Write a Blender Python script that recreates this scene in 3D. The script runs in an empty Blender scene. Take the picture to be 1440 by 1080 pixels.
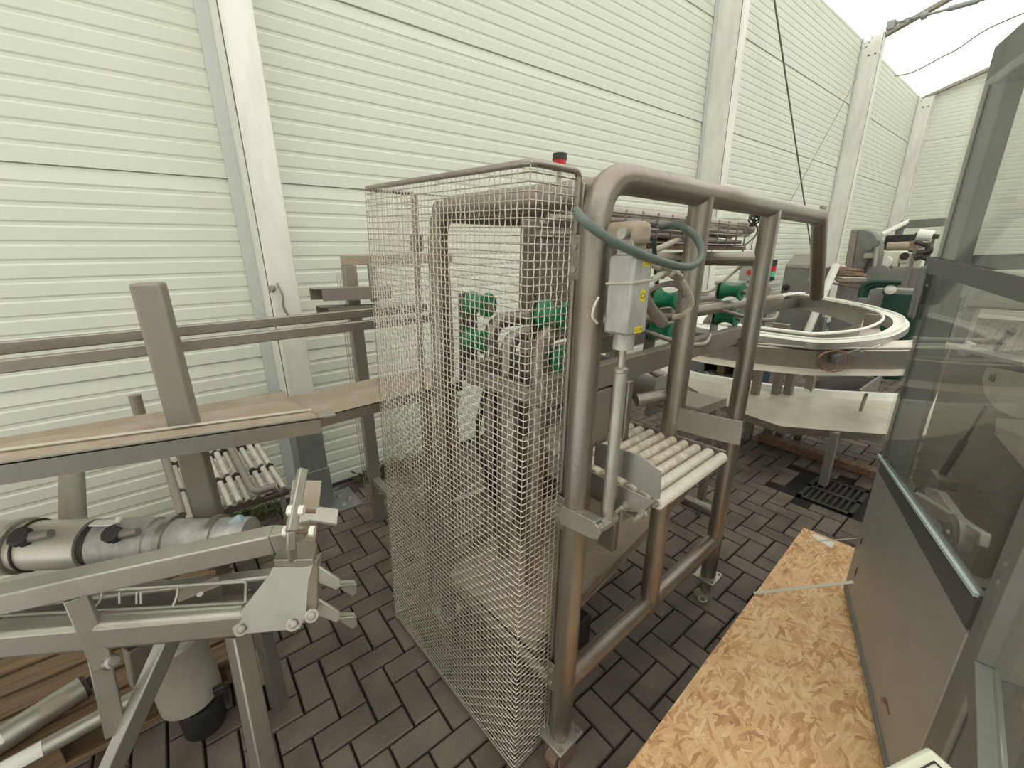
import bpy, math, random
import numpy as np
from mathutils import Vector as V, Matrix

S = bpy.context.scene
COL = S.collection
# ------------------------------------------------------------------ camera
H = 1.62
FPX = 592.0
R = np.array([[0.78135297, -0.19574823, 0.59259612],
              [-0.62398955, -0.22805404, 0.74741447],
              [-0.01116112, -0.95376831, -0.30033555]])   # world = R @ (right, down, forward)
cam = bpy.data.cameras.new('camera')
cam.sensor_fit = 'HORIZONTAL'; cam.sensor_width = 36.0
cam.lens = FPX * 36.0 / 1440.0
cam.clip_start = 0.02; cam.clip_end = 200
co = bpy.data.objects.new('camera', cam); COL.objects.link(co)
M4 = Matrix.Identity(4)
for i in range(3):
    M4[i][0] = R[i, 0]; M4[i][1] = -R[i, 1]; M4[i][2] = -R[i, 2]
M4[2][3] = H
co.matrix_world = M4
S.camera = co
# ------------------------------------------------------------------ sky and exposure
w = bpy.data.worlds.new('World'); S.world = w; w.use_nodes = True
bg = w.node_tree.nodes['Background']
bg.inputs[0].default_value = (1.0, 0.985, 0.955, 1); bg.inputs[1].default_value = 1.0
S.view_settings.view_transform = 'Standard'; S.view_settings.look = 'None'
S.view_settings.gamma = 1.0; S.view_settings.use_curve_mapping = False
S.view_settings.exposure = 1.1
random.seed(4)

# ------------------------------------------------------------------ measuring helpers: image point -> point at a real distance
def ray(x, y): return R @ np.array([x - 720.0, y - 540.0, FPX])
O = np.array([0, 0, H])
def PZ(x, y, z): d = ray(x, y); return V(O + d * (z - H) / d[2])
def PY(x, y, v): d = ray(x, y); return V(O + d * v / d[1])
def PXp(x, y, v): d = ray(x, y); return V(O + d * v / d[0])
def PD(x, y, dep): return V(O + R @ np.array([(x - 720) / FPX, (y - 540) / FPX, 1.0]) * dep)

# ------------------------------------------------------------------ materials
def mat(name): 
    m = bpy.data.materials.new(name); m.use_nodes = True
    return m, m.node_tree.nodes, m.node_tree.links, m.node_tree.nodes['Principled BSDF']
def surf(name, col, rough=0.5, metal=0.0, col2=None, scale=6.0, amt=0.5, bump=0.0, bscale=60.0, rvar=0.12, stretch=(1, 1, 1), spec=0.5, lo=0.42, hi=0.68):
    """base colour broken up with a second colour by noise, with a little bump and gloss variation"""
    m, n, l, b = mat(name)
    b.inputs['Roughness'].default_value = rough; b.inputs['Metallic'].default_value = metal
    b.inputs['Specular IOR Level'].default_value = spec
    b.inputs['Base Color'].default_value = (*col, 1)
    tc = n.new('ShaderNodeTexCoord'); mp = n.new('ShaderNodeMapping'); mp.inputs['Scale'].default_value = stretch
    l.new(tc.outputs['Object'], mp.inputs[0])
    if col2:
        nz = n.new('ShaderNodeTexNoise'); nz.inputs['Scale'].default_value = scale; nz.inputs['Detail'].default_value = 8; nz.inputs['Roughness'].default_value = .65
        l.new(mp.outputs[0], nz.inputs[0])
        rp = n.new('ShaderNodeValToRGB'); rp.color_ramp.elements[0].position = lo; rp.color_ramp.elements[1].position = hi
        l.new(nz.outputs[0], rp.inputs[0])
        ml = n.new('ShaderNodeMath'); ml.operation = 'MULTIPLY'; ml.inputs[1].default_value = amt; l.new(rp.outputs[0], ml.inputs[0])
        mx = n.new('ShaderNodeMix'); mx.data_type = 'RGBA'
        mx.inputs[6].default_value = (*col, 1); mx.inputs[7].default_value = (*col2, 1)
        l.new(ml.outputs[0], mx.inputs[0]); l.new(mx.outputs[2], b.inputs['Base Color'])
        mr = n.new('ShaderNodeMapRange'); mr.inputs[3].default_value = max(.03, rough - rvar); mr.inputs[4].default_value = min(1, rough + rvar)
        l.new(nz.outputs[0], mr.inputs[0]); l.new(mr.outputs[0], b.inputs['Roughness'])
    if bump:
        n2 = n.new('ShaderNodeTexNoise'); n2.inputs['Scale'].default_value = bscale; n2.inputs['Detail'].default_value = 4
        l.new(mp.outputs[0], n2.inputs[0])
        bp = n.new('ShaderNodeBump'); bp.inputs['Strength'].default_value = bump; bp.inputs['Distance'].default_value = .004
        l.new(n2.outputs[0], bp.inputs['Height']); l.new(bp.outputs[0], b.inputs['Normal'])
    return m
MT = {}
MT['steel'] = surf('stainless steel', (.36, .335, .30), .42, .85, (.27, .225, .18), 7, .6, .15, 120)
MT['pipe'] = surf('blasted stainless pipe', (.33, .305, .275), .38, .85, (.28, .205, .15), 4, .75, .2, 160)
MT['wire'] = surf('steel wire', (.63, .59, .525), .36, .82, (.47, .425, .365), 3, .5)
MT['alu'] = surf('brushed aluminium', (.45, .43, .385), .40, .7, (.32, .295, .255), 9, .6, .1, 200, stretch=(1, 1, 1))
MT['plate'] = surf('ground stainless sheet', (.41, .39, .36), .38, .8, (.32, .30, .27), 5, .5, .08, 150)
MT['dust'] = surf('steel under brown dust', (.36, .29, .215), .75, .15, (.44, .38, .31), 9, .8, .3, 60)
MT['dusty'] = surf('dusty grey steel', (.29, .27, .24), .55, .5, (.33, .27, .21), 6, .7, .2, 90)
MT['column'] = surf('mill aluminium column', (.88, .87, .82), .45, .25, (.47, .47, .43), 4, .45, .1, 80, stretch=(1, 1, .25))
MT['galv'] = surf('galvanised steel', (.31, .325, .32), .45, .6, (.23, .24, .235), 14, .6, .1, 80)
MT['flash'] = surf('grey coated flashing', (.60, .64, .62), .45, .2, (.55, .59, .57), 8, .5)
MT['wall'] = surf('white coated sandwich panel', (.735, .755, .66), .5, 0, (.705, .725, .63), 2, .6, .05, 300, spec=.3)
MT['gap'] = surf('panel joint', (.16, .16, .14), .8)
MT['black'] = surf('black plastic', (.018, .018, .018), .45, 0, (.05, .045, .04), 12, .5)
MT['rubber'] = surf('dark rubber', (.035, .033, .03), .7, 0, (.10, .085, .07), 10, .5)
MT['grey'] = surf('grey painted sheet', (.36, .355, .335), .42, .25, (.33, .32, .30), 5, .6, .06, 200)
MT['frame'] = surf('grey cabinet frame', (.21, .21, .195), .6, .15, (.16, .16, .145), 6, .6, .05, 200)
MT['gasket'] = surf('dark grey gasket', (.085, .09, .085), .5)
MT['roller'] = surf('worn cream roller', (.72, .67, .56), .6, 0, (.42, .33, .25), 30, .75, .25, 120, lo=.38, hi=.62)
MT['rollerc'] = surf('clean cream roller', (.70, .66, .565), .55, 0, (.58, .53, .44), 24, .6, .15, 90)
MT['rollerw'] = surf('white plastic roller', (.64, .61, .545), .5, 0, (.40, .36, .30), 22, .6, .1, 90)
MT['green'] = surf('green plastic', (.012, .23, .105), .42, 0, (.03, .16, .09), 14, .6)
MT['dkgreen'] = surf('dark green paint', (.012, .055, .035), .4, 0, (.03, .05, .04), 10, .5)
MT['hose'] = surf('grey green hose', (.105, .14, .12), .5, 0, (.15, .17, .15), 14, .5)
MT['cream_hose'] = surf('dusty cream cable', (.55, .51, .42), .6, 0, (.40, .34, .27), 20, .6)
MT['motor'] = surf('satin motor steel', (.62, .59, .53), .42, .5, (.46, .42, .37), 6, .6)
MT['white'] = surf('white plastic', (.86, .86, .80), .42, 0, (.76, .74, .67), 6, .5)
MT['cream'] = surf('cream moulded plastic', (.74, .75, .60), .45, 0, (.70, .70, .56), 5, .4)
MT['act'] = surf('dirty cast aluminium', (.40, .395, .375), .5, .4, (.66, .655, .63), 24, .7, .25, 90, stretch=(1, 1, .35))
MT['rust'] = surf('rusty brown paint', (.21, .115, .075), .7, .1, (.42, .36, .30), 14, .6, .4, 60)
MT['red'] = surf('red plastic', (.45, .02, .02), .3)
MT['redlens'] = surf('red lens', (.55, .012, .018), .15)
MT['greenlens'] = surf('green lens', (.05, .55, .28), .2)
MT['yellow'] = surf('yellow label', (.78, .60, .02), .5)
MT['ink'] = surf('black ink', (.02, .02, .02), .6)
MT['paper'] = surf('white paper label', (.84, .82, .76), .6)
MT['copper'] = surf('copper coloured cable', (.26, .125, .075), .4, .3)
MT['tray'] = surf('pale steel tray', (.66, .62, .53), .5, .35, (.50, .43, .34), 5, .6, .1, 60)
MT['sand'] = surf('dark joint sand', (.012, .010, .008), .95, 0, (.03, .025, .02), 30, .5)
MT['soil'] = surf('dark soil', (.05, .043, .033), .95, 0, (.12, .10, .07), 18, .8, .8, 40)
MT['leaf'] = surf('weed leaf', (.17, .22, .07), .6, 0, (.26, .28, .12), 20, .6)
MT['dead'] = surf('dead leaf', (.13, .105, .05), .8, 0, (.22, .20, .10), 20, .6)
MT['blue'] = surf('pale blue plastic', (.36, .47, .50), .5)
MT['bluecrate'] = surf('dark blue plastic', (.02, .04, .08), .5)
MT['belt'] = surf('dark belt', (.12, .10, .085), .6, 0, (.20, .165, .13), 8, .6, .2, 80)
MT['strap'] = surf('grey strap', (.12, .125, .12), .6, 0, (.17, .17, .16), 90, .5)
MT['band'] = surf('white strapping band', (.66, .64, .55), .45)

def wood(name, c1, c2, c3):
    m, n, l, b = mat(name)
    tc = n.new('ShaderNodeTexCoord'); mp = n.new('ShaderNodeMapping'); mp.inputs['Scale'].default_value = (1.5, 22, 22)
    l.new(tc.outputs['Object'], mp.inputs[0])
    nz = n.new('ShaderNodeTexNoise'); nz.inputs['Scale'].default_value = 2.2; nz.inputs['Detail'].default_value = 8; nz.inputs['Distortion'].default_value = .6
    l.new(mp.outputs[0], nz.inputs[0])
    rp = n.new('ShaderNodeValToRGB'); e = rp.color_ramp.elements
    e[0].position = .3; e[0].color = (*c1, 1); e[1].position = .7; e[1].color = (*c2, 1)
    q = e.new(.5); q.color = (*c3, 1)
    l.new(nz.outputs[0], rp.inputs[0]); l.new(rp.outputs[0], b.inputs['Base Color'])
    b.inputs['Roughness'].default_value = .75
    return m
MT['wood'] = wood('weathered pallet wood', (.13, .078, .042), (.27, .18, .105), (.19, .12, .068))
MT['pine'] = wood('pale pine', (.52, .37, .21), (.70, .56, .37), (.62, .47, .29))
MT['beamwood'] = wood('reddish timber', (.16, .09, .06), (.36, .22, .15), (.27, .16, .11))

def osb():
    m, n, l, b = mat('oriented strand board')
    tc = n.new('ShaderNodeTexCoord')
    def strands(rot, sc, seed):
        mp = n.new('ShaderNodeMapping'); mp.inputs['Rotation'].default_value = (0, 0, rot); mp.inputs['Location'].default_value = (seed, seed * .7, 0); 
        dn = n.new('ShaderNodeTexNoise'); dn.inputs['Scale'].default_value = 9; dn.inputs['Detail'].default_value = 2
        l.new(tc.outputs['Object'], dn.inputs[0])
        ad = n.new('ShaderNodeMix'); ad.data_type = 'VECTOR'; ad.inputs[0].default_value = .05
        l.new(tc.outputs['Object'], ad.inputs[4]); l.new(dn.outputs[1], ad.inputs[5])
        l.new(ad.outputs[1], mp.inputs[0])
        m2 = n.new('ShaderNodeMapping'); m2.inputs['Scale'].default_value = sc; l.new(mp.outputs[0], m2.inputs[0])
        vo = n.new('ShaderNodeTexVoronoi'); vo.voronoi_dimensions = '2D'; vo.inputs['Scale'].default_value = 1; vo.inputs['Randomness'].default_value = 1
        l.new(m2.outputs[0], vo.inputs[0])
        sp = n.new('ShaderNodeSeparateColor'); l.new(vo.outputs['Color'], sp.inputs[0])
        return sp.outputs[0], sp.outputs[1], m2.outputs[0]
    base = None; cur = None; gr = None
    layers = [(.4, 14, 60, 0), (1.95, 13, 66, 3.1), (2.75, 17, 85, 7.7), (1.15, 15, 70, 5.3), (.75, 20, 95, 11.9), (2.3, 22, 90, 17.3), (.05, 24, 100, 23.1)]
    for k, (rot, sx, sy, sd) in enumerate(layers):
        a, p, vec = strands(rot, (sx, sy, 1), sd)
        m3 = n.new('ShaderNodeMapping'); m3.inputs['Scale'].default_value = (.8, 5, 1); l.new(vec, m3.inputs[0])
        nz = n.new('ShaderNodeTexNoise'); nz.inputs['Scale'].default_value = 1; nz.inputs['Detail'].default_value = 3; l.new(m3.outputs[0], nz.inputs[0])
        ad = n.new('ShaderNodeMath'); ad.operation = 'MULTIPLY_ADD'; ad.inputs[1].default_value = .55; l.new(a, ad.inputs[0])
        sc = n.new('ShaderNodeMath'); sc.operation = 'MULTIPLY'; sc.inputs[1].default_value = .5; l.new(nz.outputs[0], sc.inputs[0]); l.new(sc.outputs[0], ad.inputs[2])
        if cur is None: cur = ad.outputs[0]; continue
        gt = n.new('ShaderNodeMath'); gt.operation = 'GREATER_THAN'; gt.inputs[1].default_value = .62; l.new(p, gt.inputs[0])
        mx = n.new('ShaderNodeMix'); mx.data_type = 'FLOAT'; l.new(gt.outputs[0], mx.inputs[0]); l.new(cur, mx.inputs[2]); l.new(ad.outputs[0], mx.inputs[3])
        cur = mx.outputs[0]
    big = n.new('ShaderNodeTexNoise'); big.inputs['Scale'].default_value = 9; big.inputs['Detail'].default_value = 6; l.new(tc.outputs['Object'], big.inputs[0])
    md = n.new('ShaderNodeMath'); md.operation = 'MULTIPLY_ADD'; md.inputs[1].default_value = .5; l.new(big.outputs[0], md.inputs[0])
    sb = n.new('ShaderNodeMath'); sb.operation = 'MULTIPLY_ADD'; sb.inputs[1].default_value = .8; sb.inputs[2].default_value = -.14; l.new(cur, sb.inputs[0])
    l.new(sb.outputs[0], md.inputs[2])
    rp = n.new('ShaderNodeValToRGB'); e = rp.color_ramp.elements
    e[0].position = .12; e[0].color = (.27, .115, .045, 1); e[1].position = .88; e[1].color = (.95, .70, .44, 1)
    for pos, c in ((.28, (.54, .275, .125, 1)), (.46, (.74, .44, .215, 1)), (.66, (.84, .56, .30, 1))):
        q = e.new(pos); q.color = c
    l.new(md.outputs[0], rp.inputs[0]); l.new(rp.outputs[0], b.inputs['Base Color'])
    b.inputs['Roughness'].default_value = .6
    bp = n.new('ShaderNodeBump'); bp.inputs['Strength'].default_value = .35; bp.inputs['Distance'].default_value = .002
    l.new(cur, bp.inputs['Height']); l.new(bp.outputs[0], b.inputs['Normal'])
    return m
MT['osb'] = osb()

def paver():
    m, n, l, b = mat('dark concrete paver')
    ge = n.new('ShaderNodeNewGeometry'); tc = n.new('ShaderNodeTexCoord')
    rp = n.new('ShaderNodeValToRGB'); e = rp.color_ramp.elements
    e[0].color = (.115, .093, .078, 1); e[1].color = (.165, .135, .113, 1)
    l.new(ge.outputs['Random Per Island'], rp.inputs[0])
    nz = n.new('ShaderNodeTexNoise'); nz.inputs['Scale'].default_value = 5; nz.inputs['Detail'].default_value = 10; l.new(tc.outputs['Object'], nz.inputs[0])
    mr = n.new('ShaderNodeMapRange'); mr.inputs[1].default_value = .3; mr.inputs[2].default_value = .7; mr.inputs[3].default_value = .72; mr.inputs[4].default_value = 1.35; l.new(nz.outputs[0], mr.inputs[0])
    mu = n.new('ShaderNodeMix'); mu.data_type = 'RGBA'; mu.blend_type = 'MULTIPLY'; mu.inputs[0].default_value = 1
    l.new(rp.outputs[0], mu.inputs[6]); l.new(mr.outputs[0], mu.inputs[7])
    # pale grit specks
    vo = n.new('ShaderNodeTexVoronoi'); vo.inputs['Scale'].default_value = 42; l.new(tc.outputs['Object'], vo.inputs[0])
    s1 = n.new('ShaderNodeMath'); s1.operation = 'LESS_THAN'; s1.inputs[1].default_value = .10; l.new(vo.outputs['Distance'], s1.inputs[0])
    sp = n.new('ShaderNodeSeparateColor'); l.new(vo.outputs['Color'], sp.inputs[0])
    s2 = n.new('ShaderNodeMath'); s2.operation = 'GREATER_THAN'; s2.inputs[1].default_value = .80; l.new(sp.outputs[0], s2.inputs[0])
    s3 = n.new('ShaderNodeMath'); s3.operation = 'MULTIPLY'; l.new(s1.outputs[0], s3.inputs[0]); l.new(s2.outputs[0], s3.inputs[1])
    s4 = n.new('ShaderNodeMath'); s4.operation = 'MULTIPLY'; s4.inputs[1].default_value = .55; l.new(s3.outputs[0], s4.inputs[0])
    mx = n.new('ShaderNodeMix'); mx.data_type = 'RGBA'; mx.inputs[7].default_value = (.42, .39, .34, 1)
    l.new(s4.outputs[0], mx.inputs[0]); l.new(mu.outputs[2], mx.inputs[6]); l.new(mx.outputs[2], b.inputs['Base Color'])
    b.inputs['Roughness'].default_value = .62; b.inputs['Specular IOR Level'].default_value = .35
    n2 = n.new('ShaderNodeTexNoise'); n2.inputs['Scale'].default_value = 140; n2.inputs['Detail'].default_value = 4; l.new(tc.outputs['Object'], n2.inputs[0])
    bp = n.new('ShaderNodeBump'); bp.inputs['Strength'].default_value = .5; bp.inputs['Distance'].default_value = .003
    l.new(n2.outputs[0], bp.inputs['Height']); l.new(bp.outputs[0], b.inputs['Normal'])
    return m
MT['paver'] = paver()

def tarp():
    m, n, l, b = mat('white translucent tarpaulin')
    out = n['Material Output']; n.remove(b)
    t = n.new('ShaderNodeBsdfTranslucent'); t.inputs[0].default_value = (.93, .94, .88, 1)
    d = n.new('ShaderNodeBsdfDiffuse'); d.inputs[0].default_value = (.85, .86, .80, 1)
    mx = n.new('ShaderNodeMixShader'); mx.inputs[0].default_value = .22
    l.new(t.outputs[0], mx.inputs[1]); l.new(d.outputs[0], mx.inputs[2]); l.new(mx.outputs[0], out.inputs[0])
    return m
MT['tarp'] = tarp()
def pane(name, tint, haze, hazecol):
    m, n, l, b = mat(name)
    out = n['Material Output']; n.remove(b)
    tr = n.new('ShaderNodeBsdfTransparent'); tr.inputs[0].default_value = (*tint, 1)
    gl = n.new('ShaderNodeBsdfGlossy'); gl.inputs['Roughness'].default_value = .03
    df = n.new('ShaderNodeBsdfDiffuse'); df.inputs[0].default_value = (*hazecol, 1)
    fr = n.new('ShaderNodeFresnel'); fr.inputs[0].default_value = 1.5
    tc = n.new('ShaderNodeTexCoord'); nz = n.new('ShaderNodeTexNoise'); nz.inputs['Scale'].default_value = 3; nz.inputs['Detail'].default_value = 5; l.new(tc.outputs['Object'], nz.inputs[0])
    mr = n.new('ShaderNodeMapRange'); mr.inputs[1].default_value = .3; mr.inputs[2].default_value = .75; mr.inputs[3].default_value = haze * .4; mr.inputs[4].default_value = haze * 1.5; l.new(nz.outputs[0], mr.inputs[0])
    m1 = n.new('ShaderNodeMixShader'); l.new(mr.outputs[0], m1.inputs[0]); l.new(tr.outputs[0], m1.inputs[1]); l.new(df.outputs[0], m1.inputs[2])
    m2 = n.new('ShaderNodeMixShader'); fs = n.new('ShaderNodeMath'); fs.operation = 'MULTIPLY'; fs.inputs[1].default_value = .25; l.new(fr.outputs[0], fs.inputs[0]); l.new(fs.outputs[0], m2.inputs[0]); l.new(m1.outputs[0], m2.inputs[1]); l.new(gl.outputs[0], m2.inputs[2])
    l.new(m2.outputs[0], out.inputs[0])
    return m
MT['glass'] = pane('dusty machine glass', (.975, .98, .972), .03, (.55, .56, .53))

# ------------------------------------------------------------------ mesh builder
class MB:
    def __init__(s, T=None): s.v = []; s.f = []; s.T = T; s.cuts = []
    def add(s, vs, fs):
        k = len(s.v); s.cuts.append((k, len(s.f)))
        s.v += [(s.T @ V(p)) if s.T else V(p) for p in vs]
        s.f += [tuple(i + k for i in f) for f in fs]
        return s
    def box(s, lo, hi):
        x0, y0, z0 = lo; x1, y1, z1 = hi
        return s.add([(x0, y0, z0), (x1, y0, z0), (x1, y1, z0), (x0, y1, z0), (x0, y0, z1), (x1, y0, z1), (x1, y1, z1), (x0, y1, z1)],
                     [(0, 3, 2, 1), (4, 5, 6, 7), (0, 1, 5, 4), (1, 2, 6, 5), (2, 3, 7, 6), (3, 0, 4, 7)])
    def beam(s, a, b, w, h, up=(0, 0, 1), taper=1.0):
        a = V(a); b = V(b); d = (b - a).normalized(); up = V(up)
        sd = d.cross(up).normalized(); u = sd.cross(d)
        vs = []
        for p, k in ((a, 1.0), (b, taper)):
            for i, j in ((-1, -1), (1, -1), (1, 1), (-1, 1)): vs.append(p + sd * (i * w / 2 * k) + u * (j * h / 2 * k))
        return s.add(vs, [(0, 1, 2, 3), (7, 6, 5, 4), (0, 4, 5, 1), (1, 5, 6, 2), (2, 6, 7, 3), (3, 7, 4, 0)])
    def tube(s, pts, r, n=12, caps=True, closed=False):
        pts = [V(p) for p in pts]; N = len(pts)
        rs = r if isinstance(r, (list, tuple)) else [r] * N
        vs = []; prev = None
        for i, p in enumerate(pts):
            if closed: t = (pts[(i + 1) % N] - pts[i - 1]).normalized()
            else: t = (pts[min(i + 1, N - 1)] - pts[max(i - 1, 0)]).normalized()
            if prev is None:
                a = V((0, 0, 1)) if abs(t.z) < .9 else V((1, 0, 0))
                u = t.cross(a).normalized()
            else: u = (prev - t * prev.dot(t)).normalized()
            prev = u; q = t.cross(u)
            for k in range(n):
                an = 2 * math.pi * k / n
                vs.append(p + (u * math.cos(an) + q * math.sin(an)) * rs[i])
        fs = []
        for i in range(N - 1 + (1 if closed else 0)):
            j = (i + 1) % N
            for k in range(n): fs.append((i * n + k, i * n + (k + 1) % n, j * n + (k + 1) % n, j * n + k))
        if caps and not closed: fs += [tuple(range(n - 1, -1, -1)), tuple((N - 1) * n + k for k in range(n))]
        return s.add(vs, fs)
    def cyl(s, a, b, r, n=20, r2=None): return s.tube([a, b], [r, r if r2 is None else r2], n)
    def lathe(s, a, d, prof, n=24):
        """profile [(distance along d, radius)] turned round the axis through a"""
        a = V(a); d = V(d).normalized(); k = V((0, 0, 1)) if abs(d.z) < .9 else V((1, 0, 0))
        u = d.cross(k).normalized(); q = d.cross(u); vs = []
        for t, r in prof:
            for i in range(n):
                an = 2 * math.pi * i / n; vs.append(a + d * t + (u * math.cos(an) + q * math.sin(an)) * r)
        fs = [(i * n + k, i * n + (k + 1) % n, (i + 1) * n + (k + 1) % n, (i + 1) * n + k) for i in range(len(prof) - 1) for k in range(n)]
        fs += [tuple(range(n - 1, -1, -1)), tuple((len(prof) - 1) * n + k for k in range(n))]
        return s.add(vs, fs)
    def prism(s, poly, ext):
        """flat outline given thickness along ext"""
        poly = [V(p) for p in poly]; e = V(ext); n = len(poly)
        return s.add(poly + [p + e for p in poly], [tuple(range(n - 1, -1, -1)), tuple(range(n, 2 * n))] + [(i, (i + 1) % n, n + (i + 1) % n, n + i) for i in range(n)])
    def nut(s, a, d, r, h): return s.lathe(a, d, [(0, r), (h, r)], 6)
    def build(s, name, m, parent=None, bevel=0.0, smooth=35):
        off = V((0, 0, 0)); q = parent
        while q is not None: off += q.location; q = q.parent
        me = bpy.data.meshes.new(name)
        me.from_pydata([p - off for p in s.v], [], s.f); me.update()
        import bmesh
        bm = bmesh.new(); bm.from_mesh(me); bmesh.ops.recalc_face_normals(bm, faces=bm.faces); bm.to_mesh(me); bm.free()
        me.shade_smooth(); me.set_sharp_from_angle(angle=math.radians(smooth))
        me.materials.append(MT[m] if isinstance(m, str) else m)
        o = bpy.data.objects.new(name, me); COL.objects.link(o)
        if parent: o.parent = parent
        if bevel:
            b = o.modifiers.new('bevel', 'BEVEL'); b.width = bevel; b.segments = 2; b.limit_method = 'ANGLE'; b.angle_limit = math.radians(40); b.harden_normals = False
        return o
def split(mb, name, m, parent, bevel=0.0):
    """every piece of the builder as a part of its own"""
    out = []; c = mb.cuts + [(len(mb.v), len(mb.f))]
    for (v0, f0), (v1, f1) in zip(c, c[1:]):
        q = MB(); q.v = mb.v[v0:v1]; q.f = [tuple(i - v0 for i in f) for f in mb.f[f0:f1]]
        out.append(q.build(name, m, parent, bevel))
    return out
def fillet(pts, r, n=6):
    """polyline with its inner corners rounded"""
    pts = [V(p) for p in pts]; out = [pts[0]]
    for i in range(1, len(pts) - 1):
        p = pts[i]; a = pts[i - 1] - p; b = pts[i + 1] - p
        k = min(r, a.length * .49, b.length * .49); a = p + a.normalized() * k; b = p + b.normalized() * k
        for j in range(n + 1):
            t = j / n; out.append(a * (1 - t) ** 2 + p * (2 * t * (1 - t)) + b * t * t)
    return out + [pts[-1]]
def spline(pts, n=8):
    pts = [V(p) for p in pts]; P = [pts[0] * 2 - pts[1]] + pts + [pts[-1] * 2 - pts[-2]]; out = []
    for i in range(1, len(P) - 2):
        a, b, c, d = P[i - 1:i + 3]
        for j in range(n):
            t = j / n
            out.append(.5 * ((2 * b) + (c - a) * t + (2 * a - 5 * b + 4 * c - d) * t * t + (3 * b - a - 3 * c + d) * t ** 3))
    return out + [pts[-1]]
def thing(name, loc, label, cat, group=None):
    o = bpy.data.objects.new(name, None); o.empty_display_size = .05; COL.objects.link(o); o.location = V(loc)
    return tag(o, label, cat, group)
def tag(o, label, cat, group=None, kind=None):
    o['label'] = label; o['category'] = cat
    if group: o['group'] = group
    if kind: o['kind'] = kind
    return o
def struct(o): o['kind'] = 'structure'; return o
def copy_tree(o, delta, label=None, parent=None):
    c = o.copy(); COL.objects.link(c)
    if parent is None: c.location = o.location + V(delta)
    else: c.parent = parent
    if label: c['label'] = label
    for ch in list(o.children): copy_tree(ch, (0, 0, 0), None, c)
    return c
# ================================================================== SETTING
WY = 2.95            # inner face of the long wall
EAVE = 4.97; RID = -5.0
def roofz(y): return EAVE + .32 * (WY - y)
# floor of herringbone pavers with a bed of dark sand between them
fm = MB()
a0, b0, un, jt = .1843, 1.2656, .0995, .0042
def paver_box(x0, y0, x1, y1):
    x0 += jt; y0 += jt; x1 -= jt; y1 -= jt; c = .004
    t = random.uniform(-.0012, .0006)
    fm.add([(x0, y0, -.03), (x1, y0, -.03), (x1, y1, -.03), (x0, y1, -.03), (x0, y0, t - c), (x1, y0, t - c), (x1, y1, t - c), (x0, y1, t - c),
            (x0 + c, y0 + c, t), (x1 - c, y0 + c, t), (x1 - c, y1 - c, t), (x0 + c, y1 - c, t)],
           [(0, 1, 5, 4), (1, 2, 6, 5), (2, 3, 7, 6), (3, 0, 4, 7), (4, 5, 9, 8), (5, 6, 10, 9), (6, 7, 11, 10), (7, 4, 8, 11), (8, 9, 10, 11)])
DR = (3.10, .46, 3.52, .77)      # drain opening
for k in range(-150, 151):
    for j in range(-40, 60):
        i0 = k + 2 * j; j0 = -k + 2 * j
        for (di, dj, wi, hj) in ((0, 0, 1, 2), (-1, -1, 2, 1)):
            x0 = a0 + (i0 + di) * un; y0 = b0 + (j0 + dj) * un; x1 = x0 + wi * un; y1 = y0 + hj * un
            if x1 > 14.8 or x0 < -2.2 or y0 < -2.6 or y1 > 2.86: continue
            if x1 > DR[0] and x0 < DR[2] and y1 > DR[1] and y0 < DR[3]: continue
            paver_box(x0, y0, x1, y1)
struct(fm.build('floor', 'paver'))
struct(MB().box((-2.4, -14, -.05), (15, WY + .05, -.016)).build('trim_1', 'sand'))
# strip of soil along the wall
sm = MB(); random.seed(8)
nx = 170
for i in range(nx + 1):
    x = -2.3 + i * .1
    for q, y in enumerate((2.77, 2.83, 2.9, 2.96)):
        sm.v.append(V((x, y + random.uniform(-.02, .02), random.uniform(-.012, .018) if q in (1, 2) else -.012)))
sm.f = [(i * 4 + q, i * 4 + q + 1, i * 4 + q + 5, i * 4 + q + 4) for i in range(nx) for q in range(3)]
struct(sm.build('trim_2', 'soil'))

def wall_profile(z0, z1):
    """(offset into the wall, z) down a ribbed sandwich panel: shallow grooves, a joint each metre"""
    pr = []; z = z0
    while z < z1 - 1e-6:
        pitch = 1 / 12.0
        for k in range(12):
            zz = z + k * pitch
            if k == 0: pr += [(.012, zz + .0005), (.012, zz + .0025), (0, zz + .0045)]
            else: pr += [(0, zz - .0145), (.005, zz - .0065), (.005, zz + .0065), (0, zz + .0145)]
        z += 1
    pr.append((0, z1))
    return [p for p in pr if p[1] <= z1]
def ribbed(x0, x1, z1, fn):
    m = MB(); pr = wall_profile(0, z1); n = len(pr)
    m.v = [fn(x0, o, z) for o, z in pr] + [fn(x1, o, z) for o, z in pr]
    m.f = [(i, i + 1, n + i + 1, n + i) for i in range(n - 1)]
    return m
colx = [-4.4, .43, 5.245, 10.04, 14.62]
for i, (xa, xb) in enumerate(((-3.0, .43), (.43, 5.245), (5.245, 10.04), (10.04, 14.72))):
    m = ribbed(xa, xb, 5.0, lambda x, o, z: V((x, WY + o, z + .015)))
    struct(m.build(('wall_back_left', 'wall_back_centre', 'wall_back_right', 'wall_back_far')[i], 'wall', smooth=0))
struct(MB().box((-3, WY + .012, 0), (14.9, WY + .1, 5.0)).build('wall_back_inner', 'gap'))
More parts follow.
